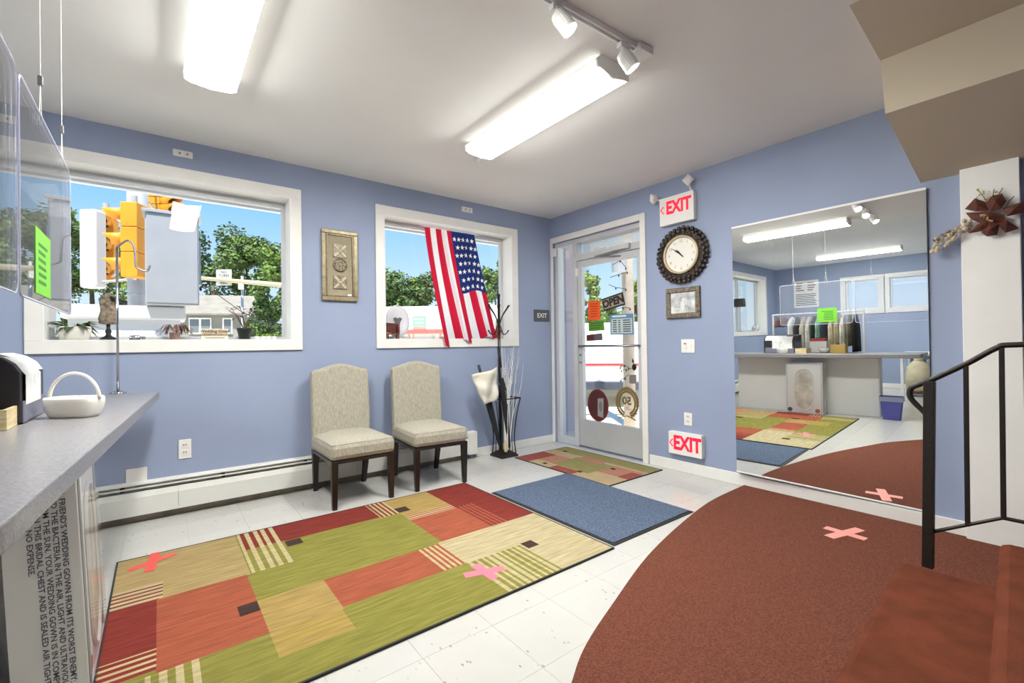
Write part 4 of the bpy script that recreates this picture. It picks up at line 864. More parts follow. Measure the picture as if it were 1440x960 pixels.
# dark pot with bronze leaves
c = Vector((sx2(344), YS, ZS)); t = thing('potted_croton', 'bronze leaved plant in a dark green pot at the right of the sill', 'plant', c)
MB().lathe([(.036, 0), (.05, .07), (.053, .07), (.053, .085), (.047, .085), (.045, .06)], c, 20).build('pot', mat('dark_green_pot', (34, 46, 42), .45), t, smooth=True); MB().lathe([(.046, .07), (.046, .074)], c, 16).build('soil', 'dryred', t)
for k in range(7):
    an = k*.9; d = Vector((math.cos(an)*random.uniform(.03, .11), math.sin(an)*.05, random.uniform(.09, .17))); s_ = MB().tube([c+Vector((0, 0, .07)), c+Vector((0, 0, .10))+d*.6, c+Vector((0, 0, .075))+d], .0025, 5).build('stem', 'dryred', t)
    for q in range(7): MB().leaf(c+Vector((0, 0, .09))+d*random.uniform(.5, 1), Vector((random.uniform(-1, 1), random.uniform(-.5, .5), random.uniform(-.2, .9))), random.uniform(.035, .06), .018, droop=.2).build('leaf', 'dryred', s_)
for k in range(4):
    c = Vector((sx2(362+k*8), YS+.01, ZS)); t = thing('succulent_pot', ('leftmost', 'second from left', 'third from left', 'rightmost')[k]+' of four small glass pots with green seedlings', 'plant', c, 'seedling pots')
    MB().lathe([(.012, 0), (.016, .024), (.014, .024), (.011, .004)], c, 12).build('pot', 'plate', t)
    for q in range(6): MB().leaf(c+Vector((0, 0, .02)), Vector((random.uniform(-1, 1), random.uniform(-1, 1), 1.4)), random.uniform(.025, .042), .012, droop=.1).build('leaf', 'leafy', t)
# right window sill
c = Vector((sx2(552), YS-.01, ZS)); t = thing('carved_wood_chair', 'small carved red brown wooden chair on the right window sill', 'ornament', c)
ob_ = MB().ob(c+Vector((-.02, .02, .10)), (.055, .006, .045), (1, 0, -.06), (0, 1, 0)).build('back', 'brownpaint', t, .003)
for k in range(5): MB().ob(c+Vector((-.06+.02*k, .012, .10)), (.005, .004, .04), (1, 0, 0), (0, 1, 0), (.08, 0, 1)).build('spindle', 'brownpaint', t)
MB().ob(c+Vector((-.01, -.01, .045)), (.06, .03, .006)).build('seat', 'brownpaint', t, .002); MB().ob(c+Vector((.045, -.005, .085)), (.008, .03, .05), (1, 0, .3), (0, 1, 0)).build('arm_panel', 'brownpaint', t, .003)
for a, b in ((-1, -1), (1, -1), (1, 1), (-1, 1)): MB().ob(c+Vector((a*.05-.01, b*.022-.01, .021)), (.006, .006, .0205)).build('leg', 'brownpaint', t)
c = Vector((sx2(562), YS+.045, ZS)); t = thing('white_oval_plate', 'large white oval plate with a dark emblem propped in the right window', 'plate', c); N_ = Vector((0, -1, .12)); pc_ = c+Vector((0, .0, .165))
MB().lathe([(.0, 0), (.085, .002), (.115, .012), (.115, .006), (.08, -.004)], pc_, 32, N_, sx=1, sy=1.3, cap=False).build('dish', mat('plate_grey', (214, 216, 222), .3), t, smooth=True)
em = pc_+Vector((-.005, -.016, -.005)); ink_ = mat('emblem_grey', (96, 96, 100), .6)
MB().add([em+Vector((x, -.002+.12*-z*0, z)) for x, z in ((-.045, .03), (-.02, .04), (0, .03), (.02, .04), (.045, .03), (.028, 0), (.018, -.03), (-.018, -.03), (-.028, 0))], [tuple(range(9))]).build('emblem', ink_, t)
MB().ob(c+Vector((0, .012, .02)), (.05, .012, .0198)).build('stand', 'plate', t, .003)
for k, uu in enumerate((574, 580)):
    c = Vector((sx2(uu), YS-.02, ZS)); o = MB().lathe([(.014, 0), (.012, .01), (.007, .03), (.009, .04), (.003, .05)], c, 12).build('tiny_figurine', mat('fig%d' % k, (206, 176, 160), .5), None, smooth=True); solo(o, ('left' if k == 0 else 'right')+' one of two tiny pale figurines beside the oval plate', 'figurine', 'tiny figurines')
o = MB().lathe([(.03, 0), (.034, .02), (.05, .045), (.046, .045), (.03, .012)], Vector((sx2(613), YS-.02, ZS)), 20).build('white_dish', 'pot', None, smooth=True); solo(o, 'small white footed dish on the sill beside the flag', 'dish')
o = thing('terracotta_pot', 'terracotta pot with a pale cactus half hidden behind the flag', 'plant', Vector((sx2(699), YS-.01, ZS))); c = o.location.copy()
MB().lathe([(.03, 0), (.042, .07), (.046, .07), (.046, .085), (.04, .085)], c, 16).build('pot', mat('terracotta', (186, 112, 84), .8), o); MB().lathe([(.02, .08), (.024, .13), (.018, .19), (.004, .21)], c, 10).build('cactus', mat('pale_green', (170, 186, 150), .7), o, smooth=True)
for k, (ux, nm, lb) in enumerate(((1042, 'sill_lamp', 'black shaded lamp'), )):
    xx_ = -2.35; c = Vector((xx_, YS-.02, ZS)); t = thing('sill_lamp', 'black shaded lamp on the back window sill, seen in the mirror', 'lamp', c)
    MB().lathe([(.05, 0), (.05, .01), (.01, .02)], c, 16).build('base', 'steel', t); MB().tube([c+Vector((0, 0, .01)), c+Vector((0, 0, .52))], .008, 8).build('stem', 'steel', t); MB().lathe([(.11, .50), (.10, .66)], c, 20).build('shade', 'black', t, solid=.004)
c = Vector((-3.15, YS-.03, ZS)); t = thing('teapot', 'blue and white teapot on the back window sill, seen in the mirror', 'teapot', c); bw_ = mat('blue_white', (196, 204, 226), .3, var=(30, .4))
MB().lathe([(.04, 0), (.08, .05), (.075, .10), (.04, .13)], c, 18).build('body', bw_, t, smooth=True); MB().ball(c+Vector((0, 0, .135)), (.04, .04, .016)).build('lid', bw_, t, smooth=True); MB().tube(arc(c+Vector((-.075, 0, .07)), .04, math.pi/2, 3*math.pi/2, 8, (1, 0, 0), (0, 0, 1)), .007, 6).build('handle', bw_, t); MB().tube([c+Vector((.07, 0, .05)), c+Vector((.12, 0, .11))], [.016, .008], 8).build('spout', bw_, t)

# ================================================================== NOTICES ON THE DOOR GLASS
XG = GX-.0015
def dg(u, v, o=0): return onp(u, v, 0, XG-o)
def notice(name, label, cat, quad, m, th=.001):
    P = [dg(u, v) for u, v in quad]; c = sum(P, Vector())/4; t = thing(name, label, cat, (XG, c.y, min(p.z for p in P)))
    MB().prism(P, (-th, 0, 0)).build('sheet', m, t); return t, P
def lines(t, P, rows, x0, x1, y0, y1, m, nm='printed_line', th=.0014, wob=.25):
    def q(a, b): return P[0].lerp(P[1], a).lerp(P[3].lerp(P[2], a), b)+Vector((-th, 0, 0))
    mb = MB()
    for i in range(rows):
        b = y0+(y1-y0)*i/rows; h_ = (y1-y0)/rows*.45; e = x1-random.random()*wob*(x1-x0); mb.add([q(x0, b), q(e, b), q(e, b+h_), q(x0, b+h_)], [(0, 1, 2, 3)])
    return mb.build(nm, m, t)
tan = mat('open_tan', (168, 152, 134), .7)
t, P = notice('open_sign', 'tilted OPEN sign hanging inside the door glass', 'sign', [(846.4, 420.5), (875.8, 410.3), (879.5, 428.3), (849.6, 437.7)], 'black', .004)
MB().add([(sum(P, Vector())/4).lerp(p, .93)+Vector((-.0043, 0, 0))+Vector((0, 0, (.012 if i > 1 else -.012))) for i, p in enumerate(P)], [(0, 1, 2, 3)]).build('face', tan, t)
e1 = (P[1]-P[0]).normalized(); e2 = (P[0]-P[3]); e2 = (e2-e1*e2.dot(e1)).normalized()
MB().text('OPEN', sum(P, Vector())/4+Vector((-.005, 0, 0)), (P[0]-P[3]).length*.80, e1, e2).build('lettering', 'black', t)
t, P = notice('orange_notice', 'bright orange paper notice on the door glass', 'paper', [(827, 423.4), (843.8, 422.7), (844, 449.3), (827.4, 450.7)], mat('orange_paper', (236, 92, 28), .7)); lines(t, P, 6, .2, .85, .12, .9, mat('orange_ink', (190, 60, 20), .7))
t, P = notice('green_door_notice', 'green paper notice below the orange one on the door', 'paper', [(827.7, 452.6), (848.9, 450.1), (850.3, 464.3), (828, 465.7)], mat('green_paper2', (86, 140, 36), .7)); lines(t, P, 3, .12, .9, .15, .9, mat('green_ink2', (62, 100, 26), .7))
t, P = notice('dark_decal', 'dark red and grey sticker on the door glass above the push bar', 'sticker', [(824.8, 470.8), (846.7, 468.2), (847.4, 478), (825, 479.6)], mat('decal_grey', (90, 88, 92), .6))
MB().add([P[0].lerp(P[1], a).lerp(P[3].lerp(P[2], a), b)+Vector((-.0014, 0, 0)) for a, b in ((0.02, .05), (.5, .05), (.5, .95), (.02, .95))], [(0, 1, 2, 3)]).build('red_half', mat('decal_red', (84, 36, 36), .6), t)
t, P = notice('hours_sign', 'blue bordered opening hours sign on the door glass', 'sign', [(858, 442.4), (890.4, 440.5), (891.6, 470), (858.3, 470.8)], mat('hours_blue', (96, 142, 178), .6))
def q(a, b): return P[0].lerp(P[1], a).lerp(P[3].lerp(P[2], a), b)+Vector((-.0014, 0, 0))
MB().add([q(.06, .22), q(.94, .22), q(.94, .93), q(.06, .93)], [(0, 1, 2, 3)]).build('panel', mat('hours_pale', (190, 206, 204), .6), t)
lines(t, P, 1, .1, .9, .06, .22, 'plate', 'heading'); lines(t, P, 6, .12, .30, .28, .92, 'ink', th=.002, wob=.1); lines(t, P, 6, .36, .46, .28, .92, 'ink', th=.002, wob=.1); lines(t, P, 6, .56, .90, .28, .92, 'ink', th=.002, wob=.1)
c = dg(840.8, 569.7); a, b = (dg(826, 570)-dg(855.5, 570)).length/2, (dg(840.8, 547)-dg(840.8, 592.5)).length/2
t = thing('oval_decal', 'dark red oval decal picturing a gown box on the door glass', 'sticker', (XG, c.y, c.z-b))
def oval(c, a, b, o, n=32): return [c+Vector((-o, -a*math.cos(2*math.pi*i/n), b*math.sin(2*math.pi*i/n))) for i in range(n)]
MB().add(oval(c, a, b, .0005), [tuple(range(32))]).build('disc', mat('oval_red', (112, 42, 38), .6), t); MB().add(oval(c, a*.86, b*.9, .001), [tuple(range(32))]).build('inner', mat('oval_inner', (78, 34, 34), .6), t)
MB().add([c+Vector((-.0016, -y, z)) for y, z in ((-.0*a, .42*b), (.55*a, .48*b), (.5*a, -.72*b), (-.02*a, -.66*b))], [(0, 1, 2, 3)]).build('printed_box', mat('box_grey', (150, 150, 152), .6), t)
MB().add(oval(c+Vector((0, -.26*a, -.05*b)), a*.16, b*.32, .002, 20), [tuple(range(20))]).build('printed_opening', mat('box_dark', (118, 116, 118), .6), t)
c = dg(881.7, 566); a, b = (dg(866.5, 567)-dg(897, 567)).length/2, (dg(881.7, 548)-dg(881.7, 590)).length/2
t = thing('anniversary_decal', 'gold laurel wreath decal with a reversed 50 on the door glass', 'sticker', (XG, c.y, c.z-b)); wg = mat('wreath_gold', (118, 98, 52), .6)
mb = MB()
for k in range(38):
    an = -math.pi/2+.28+(2*math.pi-.56)*k/37; p = c+Vector((-.001, -a*.80*math.cos(an), b*.80*math.sin(an))); sg_ = 1 if k < 19 else -1
    rad = Vector((0, -math.cos(an), math.sin(an))); tan_ = Vector((0, math.sin(an)*sg_, math.cos(an)*sg_))
    for e_ in (.8, -.55): mb.leaf(p, tan_*.8+rad*e_, .056 if e_ > 0 else .04, .026, up=(1, 0, 0), droop=0)
mb.build('wreath', wg, t); MB().tube([c+Vector((-.0015, -y*a, z*b)) for y, z in ((-.8, -1.1), (-.4, -.98), (0, -.88), (.4, -.98), (.8, -1.1))], .006, 4).build('ribbon', wg, t)
MB().text('50', c+Vector((-.001, 0, .1*b)), b*.72, (0, 1, 0), (0, 0, 1), -.0005).text('years', c+Vector((-.001, 0, -.38*b)), b*.13, (0, 1, 0), (0, 0, 1), -.0005).build('lettering', wg, t)
t, P = notice('square_sticker', 'small grey square sticker on the lower door glass', 'sticker', [(885, 527), (894.8, 526.5), (895, 539.3), (885.2, 539)], mat('sticker_grey', (120, 116, 112), .7))
c = dg(892, 516); t = thing('string_light_garland', 'dark twig garland with a flower ornament on the door glass', 'garland', (XG-.004, c.y, c.z-.1))
MB().ball(c, (.006, .028, .034), 10, 6).build('flower', 'iron', t); MB().leaf(c+Vector((-.003, .01, .03)), (0, .2, 1), .06, .025, up=(1, 0, 0), droop=0).build('leaf', 'iron', t)
for pts in (((891, 519), (884, 517), (878, 513), (872, 516)), ((873, 513), (874, 520), (881, 519)), ((884, 526), (879, 531), (873, 534)), ((862, 372), (872, 366), (880, 376)), ((858, 390), (870, 386), (882, 382)), ((856, 400), (866, 404), (880, 406)), ((868, 434), (876, 432), (886, 433))):
    P = [dg(u, v, .004) for u, v in pts]; b_ = MB().tube(P, .003, 5).build('twig', 'iron', t)
    for p in P[1:]: MB().ball(p+Vector((0, 0, -.012)), (.006, .008, .012), 6, 4).build('bud', 'iron', b_)

# ================================================================== BEHIND THE COUNTER (seen in the mirror)
a, b = mi(1087, 446, 0, -1.25), mi(1214, 433, 0, -1.25); zr = (a.z+b.z)/2
rk = thing('garment_rack', 'white garment rack behind the counter, seen in the mirror', 'rack', (-1.25, (a.y+b.y)/2, 0)); MB().tube([(-1.25, a.y, zr), (-1.25, b.y, zr)], .013, 8).build('rail', 'plate', rk)
for y in (a.y, b.y):
    MB().tube([(-1.25, y, .03), (-1.25, y, zr+.01)], .014, 8).build('post', 'plate', rk); MB().tube([(-1.5, y, .02), (-1.0, y, .02)], .016, 8).build('foot', 'plate', rk)
GAR = [(1096, 460, (120, 92, 90), .03, 'short brown lace garment'), (1104, 459, (112, 84, 84), .03, 'short brown garment'), (1114, 474, (232, 230, 226), .05, 'white folded garment'), (1122, 494, (48, 46, 54), .045, 'black garment beside the white one'), (1130, 496, (176, 172, 158), .05, 'long grey beige gown'), (1138, 495, (198, 196, 188), .05, 'pale silver gown'),
       (1146, 476, (34, 48, 46), .05, 'dark green garment'), (1152, 478, (132, 168, 148), .05, 'mint green garment'), (1160, 480, (52, 52, 72), .05, 'navy blue garment'), (1170, 492, (196, 188, 164), .05, 'cream gown'), (1178, 490, (166, 156, 128), .05, 'tan garment'), (1186, 488, (222, 218, 208), .05, 'ivory gown'), (1196, 486, (120, 112, 92), .04, 'olive garment'), (1204, 494, (28, 28, 30), .07, 'wide black gown')]
random.seed(9)
for u, vb, colr, wd_, nm in GAR:
    p = mi(u, 450, 0, -1.25); zb = mi(u, vb, 0, -1.25).z; y = p.y; zt_ = zr-.05
    t = thing('hanging_garment', nm+' on the rack in the mirror', 'garment', (-1.25, y, zb), 'garments on the rack')
    MB().tube(arc((-1.25, y, zr+.012), .02, -.6, math.pi+.3, 8, (1, 0, 0), (0, 0, 1)), .0025, 4).tube([(-1.25, y, zr-.008), (-1.25, y, zt_+.01)], .0025, 4).build('hanger', 'steel', t)
    n = 20; vs = []; L = 7
    for j in range(L):
        f = j/(L-1); z = zt_-(zt_-zb)*f; hx = .05+.16*min(1, f*3.5); hy = min(wd_, .034)*(.35+.65*min(1, f*2.5))
        for i in range(n): an = 2*math.pi*i/n; k = 1+.16*math.sin(an*6+f*2); vs.append((-1.25+hx*math.cos(an)*k, y+hy*math.sin(an)*k, z))
    fs = [(j*n+i, (j+1)*n+i, (j+1)*n+(i+1) % n, j*n+(i+1) % n) for j in range(L-1) for i in range(n)]+[tuple(range(n)), tuple(range((L-1)*n+n-1, (L-1)*n-1, -1))]
    MB().add(vs, fs).build('cloth', mat('garment', colr, .85, var=(10, .12)), t, smooth=True)
def on_counter(u0, u1, vtop, x=-.62): a, b = mi(u0, vtop, 0, x), mi(u1, vtop, 0, x); return min(a.y, b.y), max(a.y, b.y), max(a.z, ZC+.03)
y0, y1, z1 = on_counter(1137, 1161, 480); o = box('white_carton', (-.82, y0, ZC+.0005), (-.66, y1, z1), 'plate', None, .004); solo(o, 'white carton on the counter, seen in the mirror', 'box')
o = box('red_tray', (-.81, y0+.02, z1+.001), (-.67, y1-.01, z1+.045), mat('red_box', (196, 74, 70), .6), None, .004); solo(o, 'red box lying on the white carton in the mirror', 'box')
y0, y1, z1 = on_counter(1170, 1191, 484); t = thing('yellow_box', 'yellow open box of trinkets on the counter in the mirror', 'box', (-.6, (y0+y1)/2, ZC)); ym = mat('yellow_card', (214, 180, 96), .6)
for p, q in (((-.68, y0), (-.52, y0+.008)), ((-.68, y1-.008), (-.52, y1)), ((-.68, y0+.008), (-.672, y1-.008)), ((-.528, y0+.008), (-.52, y1-.008))): box('side', (p[0], p[1], ZC+.0005), (q[0], q[1], z1), ym, t)
for k in range(4): MB().ball((-.6, y0+.03+k*.035, z1-.005), (.03, .018, .025), 8, 5).build('trinket', mat('trinket', ((232, 190, 190), (230, 222, 200), (90, 70, 60), (200, 160, 150))[k], .6), t)
y0, y1, z1 = on_counter(1143, 1167, 484, -.48); cyy = (y0+y1)/2
o = MB().lathe([(.03, 0), (.06, .02), (.08, .07), (.075, .07), (.05, .02)], (-.545, cyy-.02, ZC+.0005), 20).build('white_bowl', 'pot', None, smooth=True); solo(o, 'white patterned bowl on the counter front in the mirror', 'bowl')
# poster on the far wall
a, b = mi(1116, 396, 0, XC), mi(1152, 431, 0, XC); t = thing('price_poster', 'white printed price poster on the far left wall in the mirror', 'poster', (XC, (a.y+b.y)/2, b.z)); box('sheet', (XC+.0005, b.y, b.z), (XC+.006, a.y, a.z), 'plate', t); mb = MB(); mb2 = MB(); hh, ww = a.z-b.z, a.y-b.y
for i in range(4):
    for k in (0, 1): z = a.z-hh*(.08+.085*i); s0 = a.y-ww*(.1+.46*k); mb2.bb((XC+.0062, s0-ww*random.uniform(.2, .34), z-hh*.045), (XC+.0068, s0, z))
for i in range(7): z = a.z-hh*(.5+.065*i); mb.bb((XC+.0062, a.y-ww*random.uniform(.8, .95), z-hh*.03), (XC+.0068, a.y-ww*.08, z))
mb.build('printed_line', 'ink', t); mb2.build('red_heading', mat('poster_red', (150, 88, 76), .7), t)
# waste bin
p, q = mi(1243, 586, 2, 0), mi(1268, 587, 2, 0); bx_, by_ = -.40, (p.y+q.y)/2-.02; t = thing('waste_bin', 'purple plastic waste bin with a clear liner, seen in the mirror', 'bin', (bx_, by_, 0)); pm = mat('purple_plastic', (84, 84, 160), .5)
def ringq(hw, hd, z): return [(bx_+a*hd, by_+b*hw, z) for a, b in ((-1, -1), (1, -1), (1, 1), (-1, 1))]
V = ringq(.085, .06, .001)+ringq(.115, .085, .30)+ringq(.11, .08, .30)+ringq(.08, .055, .012); fs = [(3, 2, 1, 0), (12, 13, 14, 15)]
for L in range(3): fs += [(L*4+i, L*4+(i+1) % 4, L*4+4+(i+1) % 4, L*4+4+i) for i in range(4)]
MB().add(V, fs).build('tub', pm, t, .01); V = ringq(.118, .088, .302)+ringq(.121, .091, .24); MB().add(V, [(i, (i+1) % 4, 4+(i+1) % 4, 4+i) for i in range(4)]).build('liner', glass('bin_liner', (225, 225, 245), 1, .3), t)
# desk, drawers and bagged cart by the far wall
X0 = -3.3; a, b = mi(1262, 497, 0, X0), mi(1312, 504, 0, X0); t = thing('white_desk', 'white table by the far left wall, seen in the mirror', 'table', (-3.7, a.y-.4, 0)); zt_ = a.z; yr = a.y; yl = yr-1.3
box('tabletop', (XC+.03, yl, zt_-.04), (X0, yr, zt_), 'white', t, .004)
for x in (XC+.08, X0-.06):
    for y in (yl+.05, yr-.05): box('leg', (x-.02, y-.02, 0), (x+.02, y+.02, zt_-.04), 'white', t)
a = mi(1303, 506, 0, -3.45); t = thing('drawer_unit', 'light grey plastic drawer cart under the white table in the mirror', 'drawers', (-3.65, a.y-.17, 0)); dm = mat('drawer_grey', (206, 208, 216), .4)
box('frame', (-3.9, a.y-.36, .04), (-3.46, a.y, .62), 'white', t, .004)
for k in range(4):
    d_ = box('drawer', (-3.46, a.y-.345, .06+.14*k), (-3.445, a.y-.015, .185+.14*k), dm, t, .003); box('handle', (-3.445, a.y-.22, .15+.14*k), (-3.435, a.y-.14, .165+.14*k), 'plate', d_)
for y in (a.y-.33, a.y-.03): MB().ball((-3.5, y, .02), .02, 8, 5).build('caster', 'black', t)
a = mi(1293, 520, 0, -3.3); t = thing('bagged_cart', 'beige bag on a small dolly beside the drawers in the mirror', 'bag', (-3.2, a.y, 0)); MB().lathe([(.13, .086), (.15, .12), (.16, .3), (.14, .5), (.08, .58), (.05, .62), (.07, .66)], (-3.2, a.y, 0), 14, sy=1.15).build('sack', mat('beige_bag', (196, 186, 158), .9, var=(6, .1)), t, smooth=True); box('dolly', (-3.36, a.y-.14, .05), (-3.04, a.y+.14, .085), 'brownpaint', t, .004)
for x in (-3.32, -3.08):
    for y in (-.1, .1): MB().ball((x, a.y+y, .026), .025, 8, 5).build('wheel', 'black', t)

# ================================================================== OUTSIDE
def at(u, v, depth): return CAM+ray(u, v)*depth
K['concrete'] = mat('pale_concrete', (222, 214, 196), .9, var=(.6, .05)); K['grass'] = mat('verge_grass', (112, 128, 72), .9, var=(.8, .2))
K['bark'] = mat('bark', (104, 90, 76), .9, var=(6, .2)); K['signal'] = mat('signal_yellow', (222, 146, 24), .5, var=(2, .04)); K['galv'] = mat('galvanised', (176, 178, 180), .5, .4, var=(5, .06))
gr = MB().bb((-90, YA+WT+.01, -.35), (90, 90, -.15)).bb((XB+.21, -60, -.35), (90, YA+WT+.01, -.15)).build('ground', 'concrete'); struct(gr, 'pale sunlit concrete outside the windows and door'); gr.name = 'floor_outside'
LEAFM = [mat('tree_leaf%d' % i, c, .7, var=(1.2, .45)) for i, c in enumerate(((74, 96, 40), (86, 108, 46), (62, 84, 38), (102, 120, 50)))]
def tree(label, base, height, rx, rz, n, lm, seed, lo=.25, size=.34):
    rnd = random.Random(seed); b = Vector(base); t = thing('tree', label, 'tree', b, 'trees across the street')
    MB().tube([b, b+Vector((.1, .1, height*.35)), b+Vector((0, .1, height*.75))], [rx*.07, rx*.055, rx*.02], 8).build('trunk', 'bark', t, smooth=True)
    vs = []; fs = []; blobs = []
    for k in range(22):
        an = rnd.uniform(0, 6.28); zz = rnd.uniform(lo, 1); rr_ = rx*(1-.45*abs(zz-.55)*1.4)*rnd.uniform(.3, .85); blobs.append((b+Vector((rr_*math.cos(an), rr_*math.sin(an), height*zz)), rnd.uniform(.22, .42)*rx))
    for k in range(n):
        c, r = blobs[rnd.randrange(len(blobs))]; d = Vector((rnd.gauss(0, 1), rnd.gauss(0, 1), rnd.gauss(0, 1))).normalized(); p = c+d*r*rnd.uniform(.55, 1.05)
        e1 = Vector((rnd.gauss(0, 1), rnd.gauss(0, 1), rnd.gauss(0, .6))).normalized(); e2 = e1.cross(d); e2 = e2.normalized() if e2.length > .1 else e1.orthogonal(); s = size*rnd.uniform(.6, 1.3)
        i = len(vs); vs += [p-e1*s*.5, p+e2*s*.3, p+e1*s*.5, p-e2*s*.3]; fs.append((i, i+1, i+2, i+3))
    MB().add(vs, fs).build('crown', LEAFM[lm], t)
def tr_(label, u, depth, vtop, rpx, lm, seed, n=5200, lo=.12, size=None):
    p = at(u, 480, depth); top = at(u, vtop, depth); tree(label, (p.x, p.y, -.15), top.z+.15, rpx/FPX*depth, 0, n, lm, seed, lo, size or depth*.0085)
tr_('dark green tree at the left edge of the wide window', 70, 34, 300, 60, 2, 1, n=9000); tr_('tree seen behind the yellow signal heads', 128, 38, 305, 58, 3, 2, n=9000); tr_('tree between the signal heads and the grey cabinet', 205, 40, 340, 40, 0, 3)
tr_('tall tree just right of the grey cabinet', 300, 47, 328, 52, 2, 4, n=9000); tr_('broad tree above the house gable', 348, 43, 338, 50, 0, 5, n=9000); tr_('tree at the right edge of the wide window', 398, 41, 346, 44, 1, 6, n=8000); tr_('low dark tree beside the house', 378, 24, 400, 30, 2, 7)
tr_('light green tree at the left of the flag window', 545, 44, 386, 46, 1, 8, n=9000); tr_('tree beyond the white shop left of the flag', 600, 48, 396, 48, 0, 9, n=9000); tr_('tree between the two trees left of the flag', 570, 42, 392, 40, 2, 22, n=8000); tr_('tree behind the flag', 640, 46, 400, 36, 2, 10); tr_('tree at the right of the flag', 698, 40, 366, 30, 0, 11)
tr_('bright green tree in the door glass, left side', 832, 26, 388, 26, 3, 12, n=4500); tr_('pale tree in the right of the door glass', 897, 30, 372, 24, 1, 13, n=2600); tr_('distant tree behind the open sign', 862, 40, 425, 26, 1, 14)
b1 = at(312, 470, 27); tree('small blue green shrub in front of the house', (b1.x, b1.y, -.15), 1.9, .9, 0, 1600, 2, 15, .1, .16)
# house
D_ = 30; hp0, hp1 = at(225, 440, D_), at(340, 440, D_+1.5); zr_, ze = at(330, 409, D_).z, hp0.z; siding = mat('grey_siding', (140, 137, 130), .8, var=(1, .04)); roofm = mat('grey_roof', (132, 128, 118), .9, var=(2, .06))
hx = (hp1-hp0); hx.z = 0; hl = hx.length; hx.normalize(); hy = Vector((-hx.y, hx.x, 0)); dpt = 6.0
ho = thing('house', 'grey bungalow with a gabled roof across the street', 'house', (hp0.x, hp0.y, -.15)); o0 = Vector((hp0.x, hp0.y, 0))
def hq(a, b, z): return o0+hx*a+hy*b+Vector((0, 0, z))
MB().add([hq(a, b, z) for z in (-.15, ze) for a, b in ((0, 0), (hl, 0), (hl, dpt), (0, dpt))]+[hq(hl, dpt/2, zr_)], [(0, 1, 5, 4), (1, 2, 6, 5), (2, 3, 7, 6), (3, 0, 4, 7), (5, 6, 8)]).build('walls', siding, ho)
rf = MB()
for s in (0, 1):
    y_e, y_r = (-.4, dpt/2) if s == 0 else (dpt+.4, dpt/2); P = [hq(-.4, y_e, ze-.12), hq(hl+.5, y_e, ze-.12), hq(hl+.5, y_r, zr_+.06), hq(-.4, y_r, zr_+.06)]; rf.prism(P if s == 0 else P[::-1], (0, 0, .1))
rf.build('roof', roofm, ho)
MB().prism([hq(hl+.45, -.45, ze-.15), hq(hl+.45, dpt/2, zr_), hq(hl+.45, dpt+.45, ze-.15), hq(hl+.45, dpt+.45, ze-.32), hq(hl+.45, dpt/2, zr_-.2), hq(hl+.45, -.45, ze-.32)], hx*.06).build('bargeboard', 'white', ho)
for a, wd_ in ((hl*.48, 1.3), (hl*.82, .6)):
    f = MB().ob(hq(a, -.03, ze-.85), (wd_/2, .04, .55), hx, hy).build('window', 'white', ho)
    for k in ((-.25, .25) if wd_ > 1 else (0,)): MB().ob(hq(a+k*wd_, -.075, ze-.85), (wd_*.2 if wd_ > 1 else wd_*.35, .01, .45), hx, hy).build('window_glass', mat('dark_glass', (110, 116, 120), .2), f)
MB().ob(hq(hl*.5, -.8, .55), (hl*.55, .05, .5), hx, hy).build('porch_wall', mat('cream_wall', (214, 210, 180), .8), ho)
# mast arm with the regulatory sign
DM = 18; ma = thing('signal_mast_arm', 'pale horizontal signal mast arm crossing in front of the trees', 'mast arm', at(470, 480, DM)); a, b = at(278, 390.5, DM), at(470, 407, DM*.93)
MB().tube([a, b], [.07, .11], 12).build('arm', mat('mast_cream', (176, 166, 138), .5), ma, smooth=True); MB().tube([Vector((b.x, b.y, -.15)), b+Vector((0, 0, .4))], .14, 12).build('pole', 'galv', ma, smooth=True)
c = at(315, 390, DM-.2); rt = Rv.copy(); rt.z = 0; rt.normalize(); ns = thing('no_turn_sign', 'white NO TURN ON RED sign on the mast arm', 'sign', c-Vector((0, 0, .3))); fw = Vector((0, 0, 1)).cross(rt)
MB().ob(c, (.30, .012, .31), rt, fw).build('panel', mat('sign_white', (190, 190, 184), .6), ns, .004); MB().text('NO', c-fw*.0135+Vector((0, 0, .0)), .15, rt, (0, 0, 1)).build('lettering', 'ink', ns)
c = at(339, 402, DM-.1); o = MB().ob(c, (.09, .04, .13), rt, fw).build('street_light_box', mat('box_white', (226, 226, 222), .6)); solo(o, 'small white box on a post in front of the trees', 'box'); lp = at(341, 440, DM); o = MB().tube([(lp.x, lp.y, -.15), (lp.x, lp.y, c.z+.4)], .05, 8).build('utility_post', 'galv', smooth=True); solo(o, 'thin grey utility post in front of the trees', 'pole')
for k, (p, q_) in enumerate((((286, 400, 17), (400, 470, 14)), ((350, 446, 20), (402, 452, 16)), ((350, 452, 20), (402, 457, 16)))):
    o = MB().tube([at(*p), (at(*p)+at(*q_))/2-Vector((0, 0, .12)), at(*q_)], .012, 4).build('overhead_wire', 'iron'); solo(o, ('sagging dark service wire crossing the house', 'upper thin wire beside the croton plant', 'lower thin wire beside the croton plant')[k], 'wire')
